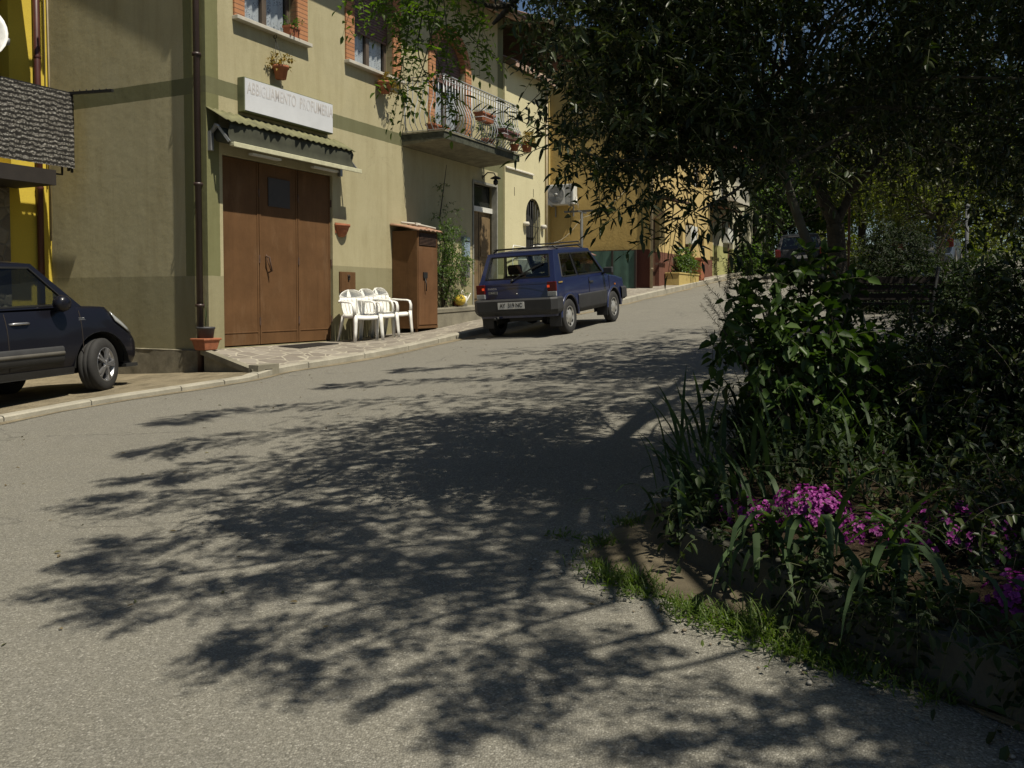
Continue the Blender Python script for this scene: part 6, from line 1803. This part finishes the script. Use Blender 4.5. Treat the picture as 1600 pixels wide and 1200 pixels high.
for c in fill(core, 125, 5, 5):
    r = (c-Vector((0, 0, CZ))); k = CZ/(.07*r.x+.043*r.y-r.z); g = Vector((r.x*k, r.y*k, CZ+r.z*k))
    F.clump(LIFT(g, rng.uniform(4.0, 5.4)), .26, 8, 11, .052, .026, flat=.6, ln=.24, pair=True, spread=.85, tw=.0022)
# the rest of the crown, above the bed and behind it
def shade_px(P, n, h0, h1, r=.28, k=8):
    us = [p[0] for p in P]; vs = [p[1] for p in P]; i = 0
    while i < n:
        u, v = rng.uniform(min(us), max(us)), rng.uniform(min(vs), max(vs))
        if inpoly(u, v, P): F.clump(LIFT(gr(u, v), rng.uniform(h0, h1)), r, k, 11, .05, .023, flat=.7, ln=.25, pair=True, spread=.85, tw=.0022); i += 1


shade_px([(1350, 960), (1500, 940), (1800, 1000), (1800, 1300), (1560, 1140), (1400, 1050)], 60, 4.2, 5.6)
shade_px([(1350, 790), (1600, 760), (1900, 900), (1900, 1300), (1500, 1080), (1330, 960)], 210, 4.3, 6.2)
shade_px([(1010, 700), (1180, 690), (1190, 740), (1180, 800), (1100, 870), (1000, 830)], 46, 4.4, 6.0, .2, 7)
shade_px([(1180, 640), (1700, 640), (1700, 790), (1420, 770), (1330, 715), (1190, 715)], 110, 4.4, 6.2)
shade_px([(1085, 830), (1230, 880), (1400, 940), (1600, 1010), (1600, 1080), (1400, 990), (1220, 930), (1085, 880)], 90, 4.4, 6.0, .2, 7)
shade_px([(1080, 560), (1330, 520), (1700, 560), (1700, 760), (1350, 740), (1100, 730), (1040, 640)], 150, 4.3, 6.5)
for k in range(230):
    x, y = rng.uniform(2.0, 6.5), rng.uniform(2.5, 8.5); F.clump((x, y, rng.uniform(4.6, 6.6)+.02*x), .4, 9, 11, .05, .023, flat=.7, ln=.28, pair=True, spread=.85, tw=.0022)
# hanging twigs seen at the top of the picture
hang = [([(545, -60), (560, -5), (575, 10)], 3.9), ([(600, -50), (612, 5), (622, 40)], 3.9), ([(640, -40), (640, 40), (628, 100), (622, 150)], 3.8), ([(670, -40), (668, 50), (690, 110), (700, 165)], 3.8), ([(700, -60), (672, 60), (655, 130), (625, 150)], 3.75),
        ([(720, -40), (715, 20), (735, 60), (760, 75)], 4.0), ([(745, -40), (750, 10), (740, 45)], 4.0), ([(690, -30), (700, 60), (697, 100)], 3.9), ([(660, 20), (650, 80), (668, 125), (690, 150)], 3.8), ([(590, -60), (585, -10), (600, 20)], 4.1), ([(650, -60), (655, 0), (640, 30)], 4.1), ([(760, -30), (752, 40), (745, 75)], 4.1)]
for path, Y in hang:
    S = smoothed([at(u, v, Y) for u, v in path], 2)
    F.twigs(np.array([[list(p) for p in S]]), .004, .0015)
    st, dr = [], []
    for k in range(len(S)-1):
        d = S[k+1]-S[k]
        for r in range(1): st.append(S[k].lerp(S[k+1], rng.random())); dr.append(d.normalized()*.5+Vector(rng.normal(size=3)*.6))
    F.sprigs(st, np.array(dr), .12, 9, .030, .015, droop=.35, spread=.85, pair=True, tw=.0015)
for c in fill([(560, -10), (600, 20), (650, 45), (700, 40), (760, 20), (780, -40), (560, -60)], 9, 3.7, 4.4): F.clump(c, .09, 5, 9, .034, .017, ln=.13, pair=True, spread=.85, tw=.0018)
limbs.append(([top, at(1000, -300, 4.8), at(850, -60, 5), at(800, 8, 5), at(770, 38, 5)], (.05, .008))); limbs.append(([at(800, 8, 5), at(760, 12, 4.8), at(700, -20, 4.3)], (.02, .005))); limbs.append(([at(850, -60, 5), at(880, 5, 5), at(905, 12, 5.1)], (.015, .004))); limbs.append(([at(850, -60, 5), at(700, -60, 4.2), at(560, -70, 4.0)], (.02, .006)))
F.build('crown', L_LOCUST, t2, M_STEM)
wood('trunk', M_BARK, t2, limbs)


# ---------------- trees farther off
def bg_tree(label, x, y, h, r, mat, k=70, L=.16, Wd=.09, name='background_tree', flat=.8, group='trees beyond the street', m=9):
    o = world_thing(name, label, 'tree', (x, y, gz(x, y)-.05), group)
    F = Fol(); tr = []
    zc = h-r*flat
    for i in range(k):
        u = rng.normal(size=3); u /= np.linalg.norm(u); rad = r*rng.uniform(.35, 1)**.7
        c = np.array([u[0]*rad, u[1]*rad, zc+u[2]*rad*flat]); F.clump(c, r*.24, 12, m, L, Wd, ln=r*.2, tw=.006)
        if i < 14: tr.append(([Vector((0, 0, zc*.6)), Vector(c)*.5+Vector((0, 0, zc*.35)), Vector(c)], (r*.03, r*.006)))
    p = F.build('crown', mat, None, M_BARK); p.parent = o
    m_ = MB(); m_.tube(smoothed([Vector((0, 0, -.3)), Vector((.1, 0, zc*.5)), Vector((0, .1, zc*1.2))]), r*.05, 9)
    for pts, rr in tr: m_.tube(pts, [rr[0], (rr[0]+rr[1])/2, rr[1]], 6)
    m_.build('trunk', M_BARK, o); return o


bg_tree('yellow green young tree lit by the sun beyond the bushes', 10.9, 23, 4.3, 2.0, L_YELLOW, 80, .11, .06)
bg_tree('low yellow green tree behind the grey fence post', 14.5, 25, 4.2, 2.0, L_YELLOW, 75, .12, .065)
bg_tree('bright green tree just behind the far dark hatchback', 12.2, 41, 5.4, 2.9, L_GREEN, 70, .16, .09)
bg_tree('grey green olive like tree right of the far hatchback', 15.5, 40, 8.0, 3.4, L_GREEN, 80, .15, .06)
bg_tree('green tree standing right behind the bright green one at the lane end', 17.2, 50, 8.0, 4.0, L_GREEN, 120, .2, .11)
bg_tree('small green tree between the far hatchback and the forked trunk', 14.6, 43, 5.6, 2.6, L_GREEN, 110, .16, .09)
bg_tree('spring green tree with low crown behind the iron stake', 13.2, 31, 6.2, 2.9, L_YELLOW, 110, .14, .075)
bg_tree('full green tree with low crown behind the silver blue car', 18.0, 37, 7.5, 3.7, L_GREEN, 130, .17, .09)
bg_tree('dense green tree filling the gap between the forked trunk and the far hatchback', 12.9, 46, 8.0, 3.8, L_GREEN, 130, .18, .1)
for i, (x, y, h, r, lab) in enumerate(((20, 46, 11, 5, 'tall green tree closing the view behind the parked silver car'), (28, 44, 10, 4.6, 'broad green tree far at the right behind the shrubs'), (36, 40, 10, 4.6, 'green tree outside the right edge of the view'), (15, 56, 12, 5, 'tallest green tree at the end of the street'), (24, 33, 8, 3.6, 'rounded green tree beyond the yellow green ones'))):
    bg_tree(lab, x, y, h, r, L_GREEN if i != 4 else L_YELLOW, 80, .22, .12)
for i, (x, y, r, lab) in enumerate(((9.6, 38, 1.5, 'low bush beside the far dark hatchback'), (13.0, 36, 1.6, 'round roadside bush right of the far hatchback'), (17.5, 34, 1.9, 'wide green bush behind the silver blue car'), (22, 36, 2.2, 'large green bush at the far right of the lane'), (27, 32, 2.3, 'large bush beyond the right hand shrubs'), (18, 24, 1.6, 'yellowish bush to the right of the fence post'), (20, 46, 2.8, 'tall dense thicket closing the end of the lane'), (28, 42, 3.0, 'dense thicket at the right end of the lane'))):
    o = world_thing('background_bush', lab, 'bush', (x, y, gz(x, y)-.1), 'bushes beyond the street')
    F = Fol()
    for k in range(60):
        u = rng.normal(size=3); u /= np.linalg.norm(u); u[2] = abs(u[2]); F.clump(u*r*np.array([1.2, 1, 1.0])*rng.uniform(.4, 1), r*.28, 9, 9, .15, .08, ln=r*.2, tw=.005)
    p = F.build('foliage', L_YELLOW if i in (5, 1, 2) else L_GREEN, None, M_BARK); p.parent = o
    m_ = MB()
    for k in range(5): m_.tube([(0, 0, -.1), (.3*math.cos(k*1.3), .3*math.sin(k*1.3), r*.8)], [.05, .02], 6)
    m_.build('stem', M_BARK, o)
# low foliage spilling over the bed wall and scraps of leaf on the road
F = Fol(); k = 0
while k < 110:
    i = int(rng.integers(2, 6)); t = rng.random(); x = BW[i][0]*(1-t)+BW[i+1][0]*t; y = BW[i][1]*(1-t)+BW[i+1][1]*t
    if rng.random() > .3+.5*(i >= 4): k += 1; continue
    F.clump((x+rng.uniform(-.09, .03), y+rng.uniform(-.03, .06), .38+rng.uniform(-.02, .05)), .07, 5, 7, .042, .022, flat=.8, ln=.14, droop=.9, tw=.002); k += 1
tag(F.build('spilling_foliage', L_COVER, None, M_STEM), 'dark leafy plant spilling over the low concrete bed wall', 'plant')
F = Fol(); n = 260
xy = np.stack([rng.uniform(-6, 3.0, n), rng.uniform(2.3, 16, n)], 1)
ok = [i for i, (x, y) in enumerate(xy) if SQ(x, y)[1] > kq(SQ(x, y)[0])+.03 and x < .3+(3.8-y)*.2+max(0, y-4)*.3]
b = np.array([(xy[i][0], xy[i][1], gz(xy[i][0], xy[i][1])+.006) for i in ok]); d = rng.normal(size=(len(b), 3)); d[:, 2] = abs(d[:, 2])*.12
F.leaves(b, d, rng.normal(size=(len(b), 3))*.3+np.array([0, 0, 1]), rng.uniform(.015, .045, len(b)), rng.uniform(.008, .018, len(b)))
tag(F.build('fallen_leaves', L_DRYLEAF, None), kind='stuff')
# ------------------------------------------------------------------ light, sky, camera
sc = bpy.context.scene
w = bpy.data.worlds.new('World'); sc.world = w; w.use_nodes = True
nt = w.node_tree; bg = nt.nodes['Background']
sky = nt.nodes.new('ShaderNodeTexSky'); sky.sky_type = 'NISHITA'; sky.sun_disc = False
sky.sun_elevation = SUN_EL; sky.sun_rotation = math.atan2(SH.x, SH.y); sky.air_density = 1.0; sky.dust_density = .6; sky.ozone_density = 2.5
nt.links.new(sky.outputs[0], bg.inputs[0]); bg.inputs[1].default_value = .05
sd = bpy.data.lights.new('sun', 'SUN'); sd.energy = 5.0; sd.angle = R(.53); sd.color = (1.0, .93, .78)
so = bpy.data.objects.new('sun', sd); C.objects.link(so)
so.rotation_euler = SUN.to_track_quat('Z', 'Y').to_euler(); so.location = (6, -6, 20)
cd = bpy.data.cameras.new('camera'); cam = bpy.data.objects.new('camera', cd); C.objects.link(cam)
cam.location = (0, 0, CZ); cam.rotation_euler = (R(90)-TH, 0, 0)
cd.sensor_width = 36; cd.lens = 36*FPX/1600; cd.shift_y = -(600-CYP)/1600
cd.clip_start = .05; cd.clip_end = 1000
sc.camera = cam
sc.view_settings.view_transform = 'Standard'; sc.view_settings.look = 'None'; sc.view_settings.gamma = 1; sc.view_settings.use_curve_mapping = False
sc.view_settings.exposure = 0.22
sc.cycles.max_bounces = 8; sc.cycles.diffuse_bounces = 2; sc.cycles.transparent_max_bounces = 12; sc.cycles.caustics_reflective = False; sc.cycles.caustics_refractive = False
sc.cycles.use_denoising = True
